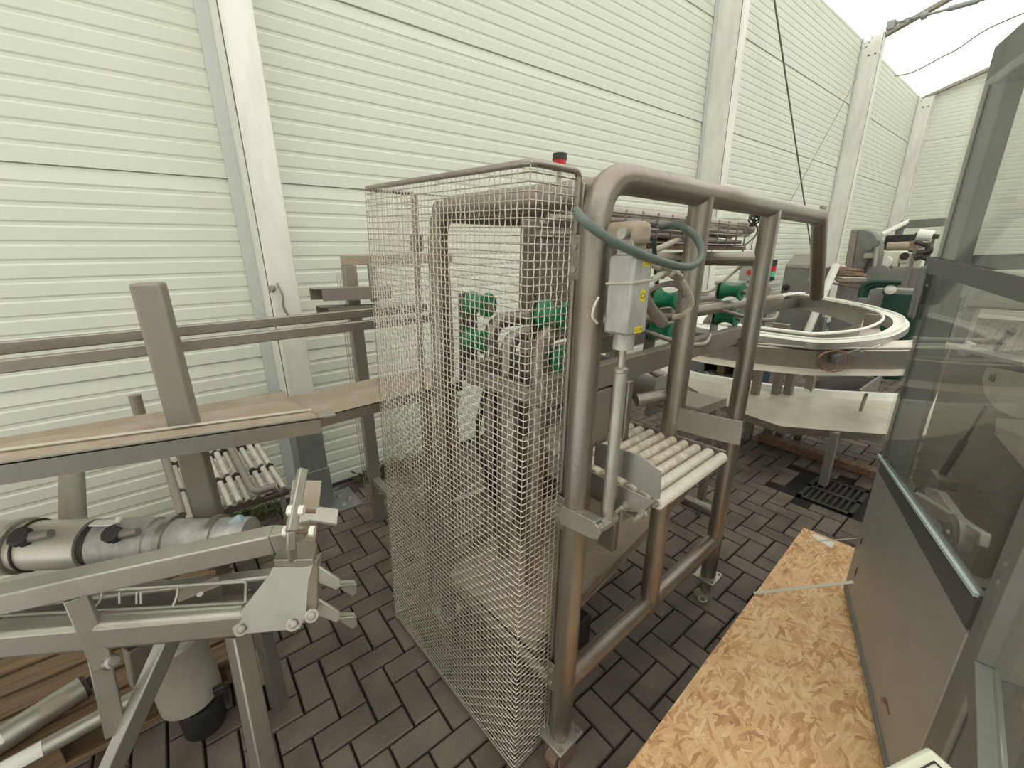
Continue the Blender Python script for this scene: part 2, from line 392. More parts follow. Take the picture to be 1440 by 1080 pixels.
# gable wall at the far end, its top following the roof
GX = 14.72
m = MB(); pr = wall_profile(0, 8.0); n = len(pr)
ys = (WY, -6.2)
m.v = [V((GX + o, WY, min(z, roofz(WY)) )) for o, z in pr] + [V((GX + o, WY - max(0.0, (z - EAVE) / .32), z)) for o, z in pr]
m.v = []
for o, z in pr: m.v.append(V((GX + o, WY - max(0.0, (z - EAVE) / .32), z + .01)))
for o, z in pr: m.v.append(V((GX + o, -7.0, z + .01)))
m.f = [(i, i + 1, n + i + 1, n + i) for i in range(n - 1)]
struct(m.build('wall_gable', 'wall', smooth=0))
struct(MB().box((-4.6, -13, 0), (GX, -12.9, 5.2)).build('wall_front', 'wall'))
struct(MB().prism([(-4.5, WY, 0), (-4.5, -13, 0), (-4.5, -13, 4.9), (-4.5, RID, roofz(RID)), (-4.5, WY, EAVE)], (-.1, 0, 0)).build('wall_left', 'wall'))
# tent roof: two slopes, slightly sagging between the rafters
def roof_sheet(name, y0, y1, fz):
    m = MB(); nx, ny = 76, 24
    for i in range(nx + 1):
        x = -4.4 + i * (GX + .1 + 4.4) / nx
        ph = ((x + 4.4) / 4.8) % 1.0
        for j in range(ny + 1):
            y = y0 + (y1 - y0) * j / ny
            sag = .05 * math.sin(math.pi * ph) * math.sin(math.pi * j / ny) + .010 * math.sin(9 * y + 3 * x) * math.sin(math.pi * ph)
            m.v.append(V((x, y, fz(y) - sag)))
    m.f = [(i * (ny + 1) + j, i * (ny + 1) + j + 1, (i + 1) * (ny + 1) + j + 1, (i + 1) * (ny + 1) + j) for i in range(nx) for j in range(ny)]
    return struct(m.build(name, 'tarp', smooth=80))

roof_sheet("ceiling", WY + .05, RID, roofz)
roof_sheet('ceiling_far_slope', RID, -13.0, lambda y: roofz(RID) - .32 * (RID - y))

# ------------------------------------------------------------------ columns and rafters
def column(i, x, label):
    t = thing('wall_column', (x + .07, 2.8, 0), label, 'column', 'aluminium tent columns along the white wall')
    d0, d1 = 2.67, WY - .002; ww = .145
    m = MB(); m.prism([(x, d0, .012), (x, d1, .012), (x, d1, roofz(d1) - .035), (x, d0, roofz(d0) - .035)], (ww, 0, 0)); m.build('profile', 'column', t, bevel=.006)
    # raised ribs of the extrusion on the side and front
    g = MB(); g.box((x - .004, d0 + .05, .02), (x + .002, d0 + .075, 4.95)); g.box((x + .012, d0 - .004, .02), (x + .022, d0 + .002, 4.95)); split(g, 'ridge', 'column', t)
    g = MB(); g.box((x - .0045, d0 + .006, .02), (x + .001, d0 + .011, 5.0)); g.build('groove', 'gap', t)
    s = MB(); s.box((x - .012, d0 - .010, .012), (x + ww + .012, d0 + .2, .30)); sh = s.build('foot_shoe', 'galv', t, bevel=.003)
    b = MB(); b.nut((x + .075, d0 - .010, .21), (0, -1, 0), .019, .014); b.cyl((x + .075, d0 - .024, .21), (x + .075, d0 - .034, .21), .010); b.build('bolt', 'steel', sh)
    p = MB(); p.box((x - .10, d0 - .10, .0), (x + ww + .16, d0 + .22, .014)); pl = p.build('base_plate', 'galv', t, bevel=.003)
    for bx, by in ((x + ww + .06, d0 - .045), (x + ww + .115, d0 + .005), (x + ww + .065, d0 + .075), (x - .05, d0 - .05)):
        b = MB(); b.lathe((bx, by, .014), (0, 0, 1), [(0, .020), (.006, .019), (.015, .013), (.018, .0)], 14); b.build('bolt', 'alu', pl)
    h = MB()
    for k in range(2): h.cyl((x - .006, d0 + .07 + .09 * k, 4.72), (x + .002, d0 + .07 + .09 * k, 4.72), .016)
    for k in range(5): h.cyl((x - .006, d0 + .22 - .03 * k, 4.86 + .055 * k), (x + .002, d0 + .22 - .03 * k, 4.86 + .055 * k), .010)
    split(h, 'bolt_head', 'gap', t)
    f = MB(); f.box((x - .062, WY - .012, .0), (x - .001, WY - .004, 5.0)); f.build('flashing_strip', 'flash', t)
    return t
c1 = column(0, .43, 'thick aluminium column nearest the camera behind the left rails, bolted to a floor plate')
m = MB(); m.box((.425, 2.663, .29), (.58, 2.9, .80)); m.build('lower_shade_sleeve', 'galv', c1, bevel=.003)  # added dark sleeve: the shade on the column's lower part put into colour
column(1, 5.245, 'pale column rising behind the top rail of the mesh guard machine')
column(2, 10.04, 'column with bolt heads and a chain at its top, third along the white wall')
column(3, 14.60, 'farthest column in the corner where the long wall meets the gable')
h = MB(); h.lathe((.445, 2.668, 1.44), (-.5, -1, 0), [(0, .018), (.02, .018), (.03, .012)], 14)
h.tube(spline([(.47, 2.655, 1.47), (.485, 2.645, 1.40), (.48, 2.65, 1.34), (.505, 2.655, 1.27), (.52, 2.66, 1.24)]), .006, 8)
tag(h.build('cable_hook', 'steel'), 'small knob with a twisted wire loop on the front of the nearest column', 'hook')

def rafter(x, label):
    m = MB(); y1 = RID
    for (xa, xb) in ((x + .02, x + .125),):
        m.add([(xa, 2.67, roofz(2.67) - .11), (xb, 2.67, roofz(2.67) - .11), (xb, y1, roofz(y1) - .11), (xa, y1, roofz(y1) - .11),
               (xa, 2.9, roofz(2.9) - .055), (xb, 2.9, roofz(2.9) - .055), (xb, y1, roofz(y1) - .055), (xa, y1, roofz(y1) - .055)],
              [(0, 3, 2, 1), (4, 5, 6, 7), (0, 1, 5, 4), (1, 2, 6, 5), (2, 3, 7, 6), (3, 0, 4, 7)])
    return tag(m.build('roof_rafter', 'dusty'), label, 'beam', 'rafters under the white tent roof')
rafter(.43, 'roof rafter on top of the nearest column')
rafter(5.245, 'roof rafter on the second column')
rafter(10.04, 'dark roof rafter rising from the column with the chain')
rafter(14.55, 'roof rafter along the top of the far gable wall')

# chain and turnbuckle tie at the third column
A = PXp(1252, 35, 9.72); B = PXp(1376, 1, 9.55); d = (B - A).normalized()
tc_ = thing('turnbuckle_chain', A, 'dark chain and turnbuckle tie hanging under the roof at the upper right', 'chain')
def link(m, c, d, up, L=.085, wd=.045, r=.011):
    sd = d.cross(up).normalized() if True else None
    pts = []
    for k in range(16):
        an = 2 * math.pi * k / 16; pts.append(c + d * (math.cos(an) * L * .62) + up * (math.sin(an) * wd * .6))
    m.tube(pts, r, 8, closed=True)
Lt = (B - A).length; upv = V((1, 0, 0)); up2 = d.cross(upv)
p = 0.05; i = 0
while p < .36: 
    m = MB(); link(m, A + d * p, d, upv if i % 2 else up2); m.build('chain_link', 'galv', tc_); p += .085; i += 1
m = MB(); m.cyl(A + d * .38, A + d * 1.3, .018); m.cyl(A + d * .70, A + d * 1.02, .034, 14); m.lathe(A + d * .38, d, [(0, .02), (.02, .05), (.07, .05), (.09, .02)], 14); m.build('turnbuckle', 'galv', tc_)
p = 1.34; i = 0
while p < Lt + .05:
    m = MB(); link(m, A + d * p, d, upv if i % 2 else up2); m.build('chain_link', 'galv', tc_); p += .085; i += 1
m = MB(); m.box(tuple(A + V((-.03, -.06, -.06))), tuple(A + V((.06, .04, .05)))); m.build('bracket', 'galv', tc_)
# wind bracing cables in front of the wall
m = MB(); m.tube([PY(1088, -6, 2.75), PY(1132, 290, 2.75), (10.0, 2.74, .35)], .011, 8)
tag(m.build('brace_cable', 'gap'), 'dark steel bracing cable slanting down across the white wall', 'cable')
m = MB(); m.tube([PY(1206, 108, 2.80), PY(1112, 282, 2.80), (5.5, 2.80, .2)], .006, 6)
tag(m.build('brace_wire', 'steel'), 'thin pale bracing wire crossing behind the dark cable', 'cable')
m = MB(); m.tube(spline([PXp(1258, 107, 11.7) + V((0, 0, 0)), PXp(1285, 101, 11.7), PXp(1325, 80, 11.7), PXp(1345, 70, 11.7), PXp(1385, 43, 11.7), PXp(1440, 18, 11.7)]), .012, 6)  # added tube drawing the dark crease of a wrinkle in the roof sheet
tag(m.build('wrinkle_line', 'steel'), 'thin grey rope standing in for the dark line of a fold in the white roof sheet', 'wrinkle')

# ================================================================== MESH GUARD MACHINE
TH = math.radians(3.0)
TM = Matrix(((math.cos(TH), -math.sin(TH), 0, .75), (math.sin(TH), math.cos(TH), 0, .672), (0, 0, 1, 0), (0, 0, 0, 1))) @ Matrix(((1, 0, .04, -.038), (0, 1, 0, 0), (-.012, 0, 1, .004), (0, 0, 0, 1)))   # it stands a little out of plumb
def W(u, v, z): return TM @ V((u, v, z))
mach = thing('guarded_machine', W(.5, .33, 0), 'stainless pipe frame machine with a wire mesh guard in the middle of the floor', 'machine')
PR = .034; FV = .66
def pipe(name, pts, r=PR, mt='pipe', par=None, fil=.09, n=22):
    return MB(TM).tube(fillet(pts, fil, 8) if len(pts) > 2 else pts, r, n).build(name, mt, par or mach)
ZT = 1.775
top = pipe('top_rail', [(0, 0, .12), (0, 0, ZT), (1.70, 0, ZT)], fil=.11)
pipe('end_drop', [(1.66, 0, ZT - .01), (1.70, 0, ZT + .0), (1.735, 0, ZT - .055), (2.02, .02, 1.385)], fil=.03)
MB(TM).box((1.69, -.006, ZT + .02), (1.76, .006, ZT + .05)).build('lifting_lug', 'pipe', top)
pipe('cross_rail', [(0, FV, .12), (0, FV, ZT - .02), (.033, .0, ZT - .033)], fil=.11)
pipe('leg', [(.49, 0, .30), (.49, 0, ZT - .01)])
pipe('leg', [(1.065, 0, .11), (1.065, 0, ZT - .01)])
pipe('leg', [(.49, FV, .12), (.49, FV, 1.74)])
pipe('leg', [(1.065, FV, .12), (1.065, FV, 1.74)])
pipe('bottom_rail', [(.0, 0, .335), (1.06, 0, .315)])
pipe('bottom_rail', [(.0, FV, .335), (1.07, FV, .315)])
pipe('cross_bar', [(1.065, 0, 1.59), (1.065, FV, 1.59)], .028)
pipe('cross_bar', [(1.065, 0, .45), (1.065, FV, .45)], .028)
pipe('cross_bar', [(0, 0, .30), (0, FV, .30)], .028)
pipe('back_rail', [(.03, .42, 1.755), (2.0, .42, 1.755)], .036)
pipe('back_rail', [(0, FV, 1.745), (1.2, FV, 1.745)], .034)
# feet
for (u, v, cas) in ((0, 0, 1), (0, FV, 1), (1.065, 0, 0), (1.065, FV, 0)):
    m = MB(TM); m.box((u - .055, v - .05, .105), (u + .055, v + .05, .118)); pl = m.build('foot_plate', 'alu', mach, bevel=.002)
    b = MB(TM)
    for i, j in ((-.04, -.037), (.04, -.037)): b.cyl((u + i, v + j, .118), (u + i, v + j, .124), .007)
    split(b, 'bolt', 'steel', pl)
    if cas:
        c = MB(TM); c.cyl((u - .012, v - .032, .052), (u - .012, v + .008, .052), .051, 26); c.build('caster_wheel', 'rust', pl)
        c = MB(TM); c.box((u - .05, v - .043, .04), (u + .03, v - .037, .105)); c.box((u - .05, v + .013, .04), (u + .03, v + .019, .105)); c.box((u - .05, v - .043, .098), (u + .03, v + .019, .106)); c.build('caster_fork', 'rust', pl, bevel=.002)
    else:
        c = MB(TM); c.cyl((u, v, .02), (u, v, .11), .022); c.lathe((u - .02, v, .0), (0, 0, 1), [(0, .042), (.012, .042), (.022, .03), (.03, .02)], 24); c.build('levelling_foot', 'dusty', pl)
        if v == 0:
            c = MB(TM); pts = [(u - .075 + math.cos(k * math.pi / 6) * .017, v - .02 + math.sin(k * math.pi / 6) * .017, .03) for k in range(12)]
            c.tube(pts, .005, 8, closed=True); c.build('lug_ring', 'alu', pl)
# ---------------- wire mesh guard
GU = -.162
def gpath(s):
    """guard outline in plan: short side, long front, short return"""
    if s < .15: return (-.012 - s, .045)
    if s < .95: return (GU, .045 + (s - .15))
    return (GU + (s - .95), .845)
GL = 1.14; NV = 60; NH = 99
def gtop(s):
    u, v = gpath(s); return 1.785 + .035 * (v - .045) / .8
gz0 = .062
gw = MB(TM); CR = .0009; WR = .00165
def gpt(s, t, off):
    u, v = gpath(s); z = gz0 + (gtop(s) - gz0) * t
    if s < .145: n = (0, -1)
    elif s < .155: n = (-.7, -.7)
    elif s < .945: n = (-1, 0)
    elif s < .955: n = (-.7, .7)
    else: n = (0, 1)
    return (u + n[0] * off, v + n[1] * off, z)
for i in range(NH + 1):
    pts = []
    for k in range(NV + 1):
        s = GL * k / NV; o = CR * (1 if (i + k) % 2 else -1)
        if k: pts.append(gpt(s - GL / NV * .5, i / NH, 0))
        pts.append(gpt(s - GL / NV * .14, i / NH, o)); pts.append(gpt(min(GL, s + GL / NV * .14), i / NH, o))
    gw.tube(pts, WR, 4, caps=False)
for k in range(NV + 1):
    pts = []
    s = GL * k / NV
    for i in range(NH + 1):
        o = -CR * (1 if (i + k) % 2 else -1); dt = .14 / NH
        if i: pts.append(gpt(s, (i - .5) / NH, 0))
        pts.append(gpt(s, max(0, i / NH - dt), o)); pts.append(gpt(s, min(1, i / NH + dt), o))
    gw.tube(pts, WR, 4, caps=False)
gd = gw.build('mesh_guard', 'wire', mach, smooth=60)
gd['label'] = 'crimped woven wire mesh of the guard'
m = MB(TM)
m.tube(fillet([gpt(0, 0, 0), gpt(0, 1, 0), gpt(.15, 1, 0), gpt(.95, 1, 0), gpt(GL, 1, 0), gpt(GL, 0, 0)], .022, 5), .0078, 12)
m.build('guard_frame_rod', 'pipe', gd)
m = MB(TM)
m.beam(gpt(.0, 0, 0), gpt(.15, 0, 0), .010, .016); m.build('guard_bottom_strip', 'steel', gd, bevel=.002)
m = MB(TM); m.beam(gpt(.15, 0, 0), gpt(.95, 0, 0), .010, .016); m.build('guard_bottom_strip', 'steel', gd, bevel=.002)
m = MB(TM); m.beam(gpt(.95, 0, 0), gpt(GL, 0, 0), .010, .016); m.build('guard_bottom_strip', 'steel', gd, bevel=.002)
m = MB(TM); m.box((-.012, .03, gz0), (.0, .05, 1.76)); m.build('guard_edge_strip', 'steel', gd, bevel=.002)
m = MB(TM); m.box((.022, .85, gz0 - .01), (.036, .875, 1.81)); m.build('guard_edge_strip', 'steel', gd, bevel=.002)
for z in (1.60, .93, .35):
    m = MB(TM); m.box((-.030, .012, z - .05), (-.024, .05, z + .05)); hg = m.build('hinge', 'steel', gd, bevel=.002)
    b = MB(TM); b.cyl((-.034, .03, z + .025), (-.020, .03, z + .025), .007); b.cyl((-.034, .03, z - .025), (-.020, .03, z - .025), .007); split(b, 'bolt', 'alu', hg)
m = MB(TM); m.box((.015, .83, 1.62), (.045, .88, 1.68)); m.build('latch', 'dusty', gd, bevel=.003)
# ---------------- inner pipework
def spool(u, v, z, par=None, name='green_spool', h=.078, R0=.040):
    m = MB(TM); pr = []
    for k in range(13):
        t = k / 12; x = (t - .5) * 2
        pr.append((t * h, R0 * (.62 + .38 * abs(x) ** 2.2)))
    pr = [(-.008, R0 * .95), (-.004, R0 * 1.08)] + pr + [(h + .004, R0 * 1.08), (h + .008, R0 * .95)]
    m.lathe((u, v - h / 2, z), (0, 1, 0), pr, 28); o = m.build(name, 'green', mach); o['label'] = 'concave green plastic guide roller'
    b = MB(TM); b.cyl((u, v - h / 2 - .02, z), (u, v + h / 2 + .02, z), .010); b.nut((u, v - h / 2 - .018, z), (0, -1, 0), .014, .008); b.build('axle', 'steel', o)
    return o
PV = .20
pipe('guide_pipe', [(.045, PV, .55), (.045, PV, 1.395), (2.02, PV, 1.36)], .027, fil=.07)
pipe('guide_pipe', [(.12, .52, .55), (.12, .52, 1.385), (1.9, .52, 1.355)], .027, fil=.07)
pipe('guide_pipe', [(.06, .36, .55), (.06, .36, 1.36), (.9, .36, 1.35)], .024, fil=.06)
for (u, v) in ((.10, PV), (.74, PV), (1.33, PV), (.10, .56)):
    spool(u, v, 1.441); spool(u - .01, v, 1.318)
    m = MB(TM); m.box((u - .05, v + .052, 1.16), (u + .03, v + .058, 1.48)); m.build('spool_bracket', 'steel', mach, bevel=.002)
for v, zc in ((.14, 1.245), (.46, 1.235)):
    m = MB(TM); m.beam((-.02, v, zc), (1.32, v, zc), .04, .075); m.build('support_beam', 'dusty', mach, bevel=.003)
m = MB(TM); m.box((.0, .16, 1.19), (.04, .50, 1.235)); m.build('cross_beam', 'dusty', mach, bevel=.003)
m = MB(TM); m.box((1.28, .10, 1.19), (1.32, .50, 1.235)); m.build('cross_beam', 'dusty', mach, bevel=.003)
# rods with hooked ends beside the legs
for (u, z) in ((.56, 1.315), (1.2, 1.335)):
    m = MB(TM); m.tube(fillet([(u, .20, z + .03), (u, .02, z), (u + .06, -.02, z), (u + .085, -.02, z + .03)], .02, 4), .009, 10); m.build('hook_rod', 'steel', mach)
# vertical plates and boxes seen through the mesh
for (u0, u1, v0, v1, z0, z1, mt) in ((.10, .16, .26, .34, .62, 1.28, 'steel'), (.20, .30, .12, .20, .62, 1.20, 'dusty'), (.12, .26, .40, .47, .62, 1.2, 'dusty'), (.30, .42, .25, .50, .68, 1.0, 'dusty'), (.33, .36, .08, .20, .58, 1.22, 'steel'), (.36, .39, .52, .63, .60, 1.30, 'steel'), (.44, .47, .22, .36, .60, 1.18, 'dusty'), (.18, .21, .48, .56, .6, 1.12, 'steel'), (.52, .55, .36, .60, .62, 1.2, 'dusty')):
    m = MB(TM); m.box((u0, v0, z0), (u1, v1, z1)); m.build('upright_panel', mt, mach, bevel=.004)
m = MB(TM); m.tube([(.03, .30, .75), (.03, .30, 1.12)], .022, 16); m.tube([(.03, .30, 1.12), (.03, .30, 1.2)], .012, 12); m.build('inner_cylinder', 'alu', mach)
m = MB(TM); m.beam((-.0, .70, .60), (.42, .70, .58), .03, .035); m.build('side_bar', 'alu', mach, bevel=.003)
m = MB(TM); m.tube(spline([(.05, .45, 1.2), (.02, .47, 1.0), (.04, .44, .85), (.09, .46, .72)]), .010, 8); m.build('black_hose', 'black', mach)
m = MB(TM); m.tube(spline([(.02, .58, 1.12), (.0, .60, .95), (.03, .59, .78)]), .006, 8); m.build('red_hose', 'rust', mach)
for (u0, u1, v0, v1, z0, z1) in ((.33, .62, .59, .61, 1.40, 1.735), (.22, .25, .44, .63, .58, 1.26), (.56, .58, .30, .64, .56, 1.22), (.40, .44, .56, .60, 1.2, 1.74), (.70, .74, .45, .49, 1.25, 1.72)):
    m = MB(TM); m.box((u0, v0, z0), (u1, v1, z1)); m.build('back_panel', 'dusty', mach, bevel=.004)
# sloping drip tray with its turned up edge
m = MB(TM)
ot = [(-.02, .10, .375), (-.02, .64, .345), (.98, .64, .56), (.98, .10, .575)]
m.prism([ot[0], ot[3], ot[2], ot[1]], (0, 0, -.004)); dt_ = m.build('drip_tray', 'dust', mach)
m = MB(TM); m.prism([(-.02, .10, .375), (.98, .10, .575), (.98, .10, .615), (-.02, .10, .42)], (0, .004, 0)); m.prism([(-.02, .64, .345), (.98, .64, .56), (.98, .64, .60), (-.02, .64, .385)], (0, .004, 0)); m.build('tray_edge', 'steel', dt_)
m = MB(TM); m.cyl((.12, .30, .24), (.12, .30, .36), .035, 20); m.cyl((.12, .30, .235), (.12, .30, .245), .045, 20); m.build('tray_drain', 'alu', dt_)
m = MB(TM); m.box((.06, .12, .12), (.30, .38, .30)); m.build('motor_box', 'black', mach, bevel=.01)
# ---------------- roller conveyor
rc_u0, rc_u1, rz = .085, .465, 1.012
for k in range(13):
    v = -.185 + k * .0405
    m = MB(TM); m.lathe((rc_u0, v, rz), (1, 0, 0), [(0, .0135), (.003, .0165), (rc_u1 - rc_u0 - .003, .0165), (rc_u1 - rc_u0, .0135)], 18)
    ro = m.build('conveyor_roller', 'roller' if k > 1 else 'rollerc', mach)
    b = MB(TM); b.cyl((rc_u0 - .014, v, rz), (rc_u0, v, rz), .007); b.cyl((rc_u1, v, rz), (rc_u1 + .014, v, rz), .007); split(b, 'axle', 'steel', ro)
def splate(u, pts, name, t=.004):
    return MB(TM).prism([(u, v, z) for v, z in pts], (t, 0, 0)).build(name, 'plate', mach, bevel=.001)
splate(.065, [(.0, 1.055), (.0, 1.122), (-.135, 1.133), (-.195, 1.112), (-.200, 1.04), (-.19, 1.035), (-.095, 1.052)], 'side_plate')
splate(.062, [(.33, .955), (.33, 1.02), (.0, 1.03), (-.19, 1.03), (-.16, .985), (-.09, .955)], 'conveyor_side_frame')
splate(.475, [(.33, .955), (.33, 1.02), (.0, 1.03), (-.19, 1.03), (-.16, .985), (-.09, .955)], 'conveyor_side_frame')
splate(.470, [(-.002, 1.05), (-.002, 1.128), (-.145, 1.132), (-.222, 1.138), (-.226, 1.064), (-.15, 1.056)], 'side_plate')
for v in (-.165, -.115):
    m = MB(TM); m.nut((.062, v, .985), (-1, 0, 0), .012, .008); m.cyl((.054, v, .985), (.052, v, .985), .010); m.lathe((.052, v, .985), (-1, 0, 0), [(0, .0065), (.016, .0065), (.017, .005), (.032, .005)], 12); m.build('tension_bolt', 'alu', mach)
m = MB(TM); m.beam((.07, -.12, .955), (.48, -.12, .955), .035, .006); m.beam((.07, -.105, .945), (.48, -.105, .945), .006, .03); m.build('conveyor_brace', 'plate', mach)
m = MB(TM); m.box((.09, .05, .62), (.13, .09, .96)); m.build('conveyor_leg', 'dusty', mach, bevel=.003)
m = MB(TM); m.box((.03, .0, .955), (.075, .03, .995)); m.build('conveyor_mount', 'dusty', mach, bevel=.003)
# ---------------- pneumatic actuator and its rod
au0, au1, av0, av1 = -.012, .062, -.118, -.052
act = MB(TM); act.box((au0, av0, 1.435), (au1, av1, 1.605)); act = act.build('actuator_body', 'act', mach, bevel=.007)
ac = ((au0 + au1) / 2, (av0 + av1) / 2)
m = MB(TM); m.cyl((*ac, 1.398), (*ac, 1.436), .024, 26); m.build('gland', 'act', act)
m = MB(TM); m.cyl((*ac, 1.35), (*ac, 1.40), .009, 16); m.lathe((*ac, 1.355), (0, 0, -1), [(0, .010), (.004, .0165), (.012, .0165), (.014, .014), (.02, .0155), (.42, .0155)], 20)
rod = m.build('push_rod', 'alu', mach)
m = MB(TM); m.cyl((ac[0] - .03, ac[1], .938), (ac[0] + .03, ac[1], .938), .017, 20); m.cyl((ac[0] - .055, ac[1], .938), (ac[0] - .025, ac[1], .938), .0145, 20); m.build('rod_end', 'alu', rod)
# crank arm bracket fixed to the post
m = MB(TM); pts = [(.055, .945), (.04, .955), (-.085, .962), (-.10, .955), (-.107, .938), (-.10, .92), (-.085, .913), (.03, .90), (.055, .91)]
m.prism([(-.034, v, z) for v, z in pts], (.006, 0, 0)); m.prism([(-.034, .055, .95), (-.034, .04, .958), (-.034, -.09, .964), (-.034, -.09, .958)], (.03, 0, 0))
m.build('crank_arm', 'alu', mach, bevel=.001)
# clevis on top of the actuator, clamped to the post
m = MB(TM); m.box((.0, -.115, 1.625), (.055, -.02, 1.675)); m.build('clevis_block', 'dust', mach, bevel=.014)
m = MB(TM); m.cyl((-.012, -.08, 1.65), (.07, -.08, 1.65), .012, 18); m.build('clevis_pin', 'alu', mach)
m = MB(TM); m.prism([(ac[0] - .025, -.11, 1.604), (ac[0] - .025, -.06, 1.604), (ac[0] - .025, -.065, 1.66), (ac[0] - .025, -.095, 1.66)], (.05, 0, 0)); m.build('clevis_lug', 'steel', act, bevel=.003)
# clamp wire, yellow labels with their writing
m = MB(TM); e = .0015
zz = [1.545, 1.548, 1.556]
m.tube([(au0 - e, av1, 1.545), (au0 - e, av0 - e, 1.550), (au1 + e, av0 - e, 1.553), (au1 + .02, av0 + .01, 1.556)], .003, 8)
m.build('clamp_wire', 'cream_hose', act)
def text(body, org, xd, ud, size, par, mt='ink', name='lettering', n=.0012, T=TM):
    cu = bpy.data.curves.new('t', 'FONT'); cu.body = body; cu.size = size; cu.align_x = 'CENTER'; cu.align_y = 'CENTER'
    to = bpy.data.objects.new('t', cu); COL.objects.link(to)
    bpy.context.view_layer.update()
    me = bpy.data.meshes.new_from_object(to.evaluated_get(bpy.context.evaluated_depsgraph_get()))
    xd = V(xd).normalized(); ud = V(ud).normalized(); nn = xd.cross(ud)
    k = MB(T); k.add([V(org) + xd * v.co.x + ud * v.co.y + nn * n for v in me.vertices], [tuple(p.vertices) for p in me.polygons])
    bpy.data.objects.remove(to); bpy.data.curves.remove(cu); bpy.data.meshes.remove(me)
    return k.build(name, mt, par)
for (du, z, wdt, hgt, s_, sz) in ((.046, 1.590, .026, .015, 'C1.2P', .0095), (.044, 1.520, .017, .024, 'C1', .0165), (.040, 1.446, .030, .014, 'C1.2M', .010)):
    u = au0 + du
    lb = MB(TM).box((u - wdt / 2, av0 - .0012, z - hgt / 2), (u + wdt / 2, av0 + .001, z + hgt / 2)).build('yellow_label', 'yellow', act)
    text(s_, (u, av0 - .0012, z), (1, 0, 0), (0, 0, 1), sz, lb, n=.0006)
# hoses and cables
def hose(name, pts, r, mt, par=mach, n=10): return MB(TM).tube(spline(pts, 8), r, n).build(name, mt, par)
def MV(x, y, v):
    Mi = TM.inverted(); d = Mi.to_3x3() @ V(ray(x, y)); o = Mi @ V(O); return o + d * ((v - o.y) / d.y)
hose('green_hose', [MV(810, 296, -.0), MV(822, 311, -.06), MV(860, 338, -.10), MV(900, 357, -.12), MV(940, 371, -.12), MV(968, 375, -.11), MV(985, 364, -.10), MV(984, 343, -.08), MV(970, 325, -.05), MV(950, 317, .0), MV(930, 319, .06)], .0095, 'hose', n=14)
hose('cable', [MV(905, 362, -.06), MV(925, 376, -.06), MV(940, 384, -.06), MV(955, 392, -.06), MV(968, 410, -.05), MV(972, 428, -.04), MV(962, 442, -.02), MV(948, 446, .02)], .0085, 'cream_hose')
hose('cable', [MV(904, 400, -.07), MV(918, 394, -.07), MV(932, 383, -.065), MV(938, 378, -.065)], .0085, 'cream_hose')
m = MB(TM); m.cyl(MV(926, 374, -.062), MV(938, 381, -.062), .0125); m.cyl(MV(944, 383, -.062), MV(955, 391, -.062), .0125); m.cyl(MV(930, 386, -.062), MV(940, 378, -.062), .0125); m.build('cable_tee', 'alu', mach)
m = MB(TM); m.cyl(MV(898, 402, -.085), MV(912, 400, -.08), .011); m.lathe(MV(910, 400, -.08), MV(916, 397, -.08) - MV(910, 400, -.08), [(0, .013), (.008, .013)], 12); m.build('connector', 'paper', mach)
m = MB(TM); m.cyl(MV(903, 414, -.075), MV(909, 420, -.07), .009); m.cyl(MV(908, 420, -.07), MV(918, 438, -.06), .0135); m.cyl(MV(918, 438, -.06), MV(930, 452, -.05), .0155); m.nut(MV(929, 451, -.05), MV(937, 460, -.045) - MV(929, 451, -.05), .017, .014); m.build('plug', 'dusty', mach)
for k in range(3): hose('thin_cable', [MV(908, 408 + 2 * k, -.07), MV(925, 401 + 2 * k, -.06), MV(943, 396 + 3 * k, -.05), MV(955, 400 + 3 * k, -.03), MV(960, 412 + 3 * k, .0)], .003, 'dusty', n=6)
hose('thin_cable', [MV(842, 418, -.05), MV(836, 430, -.05), MV(833, 445, -.05), MV(840, 455, -.05)], .0028, 'band', n=6)
hose('cable', [MV(912, 356, .2), MV(935, 346, .2), MV(955, 337, .25), MV(975, 335, .3)], .011, 'cream_hose')
hose('cable', [MV(920, 335, .18), MV(920, 350, .18), MV(922, 372, .18), MV(924, 400, .2)], .008, 'dkgreen')
hose('cable', [MV(985, 411, .5), MV(1000, 408, .5), MV(1018, 395, .45), MV(1035, 380, .4), MV(1045, 372, .35)], .009, 'cream_hose')
hose('cable', [MV(985, 413, .5), MV(1004, 408, .5), MV(1022, 390, .45), MV(1040, 375, .4)], .004, 'dusty', n=6)
hose('thin_cable', [MV(1062, 312, .35), MV(1065, 325, .35), MV(1058, 336, .35), MV(1048, 345, .35), MV(1043, 357, .35)], .004, 'black', n=6)
hose('thin_cable', [MV(1066, 318, .35), MV(1064, 330, .35), MV(1058, 340, .35), MV(1056, 352, .35)], .003, 'steel', n=6)
m = MB(TM); random.seed(3)
cc = MV(1060, 310, .36)
for k in range(5):
    a = random.uniform(0, 6.28); m.tube([cc + V((.035 * math.cos(a + q * .5) * random.uniform(.7, 1), .02 * math.sin(q), .03 * math.sin(a + q * .5))) for q in range(13)], .004, 6)
m.build('cable_bundle', 'black', mach)
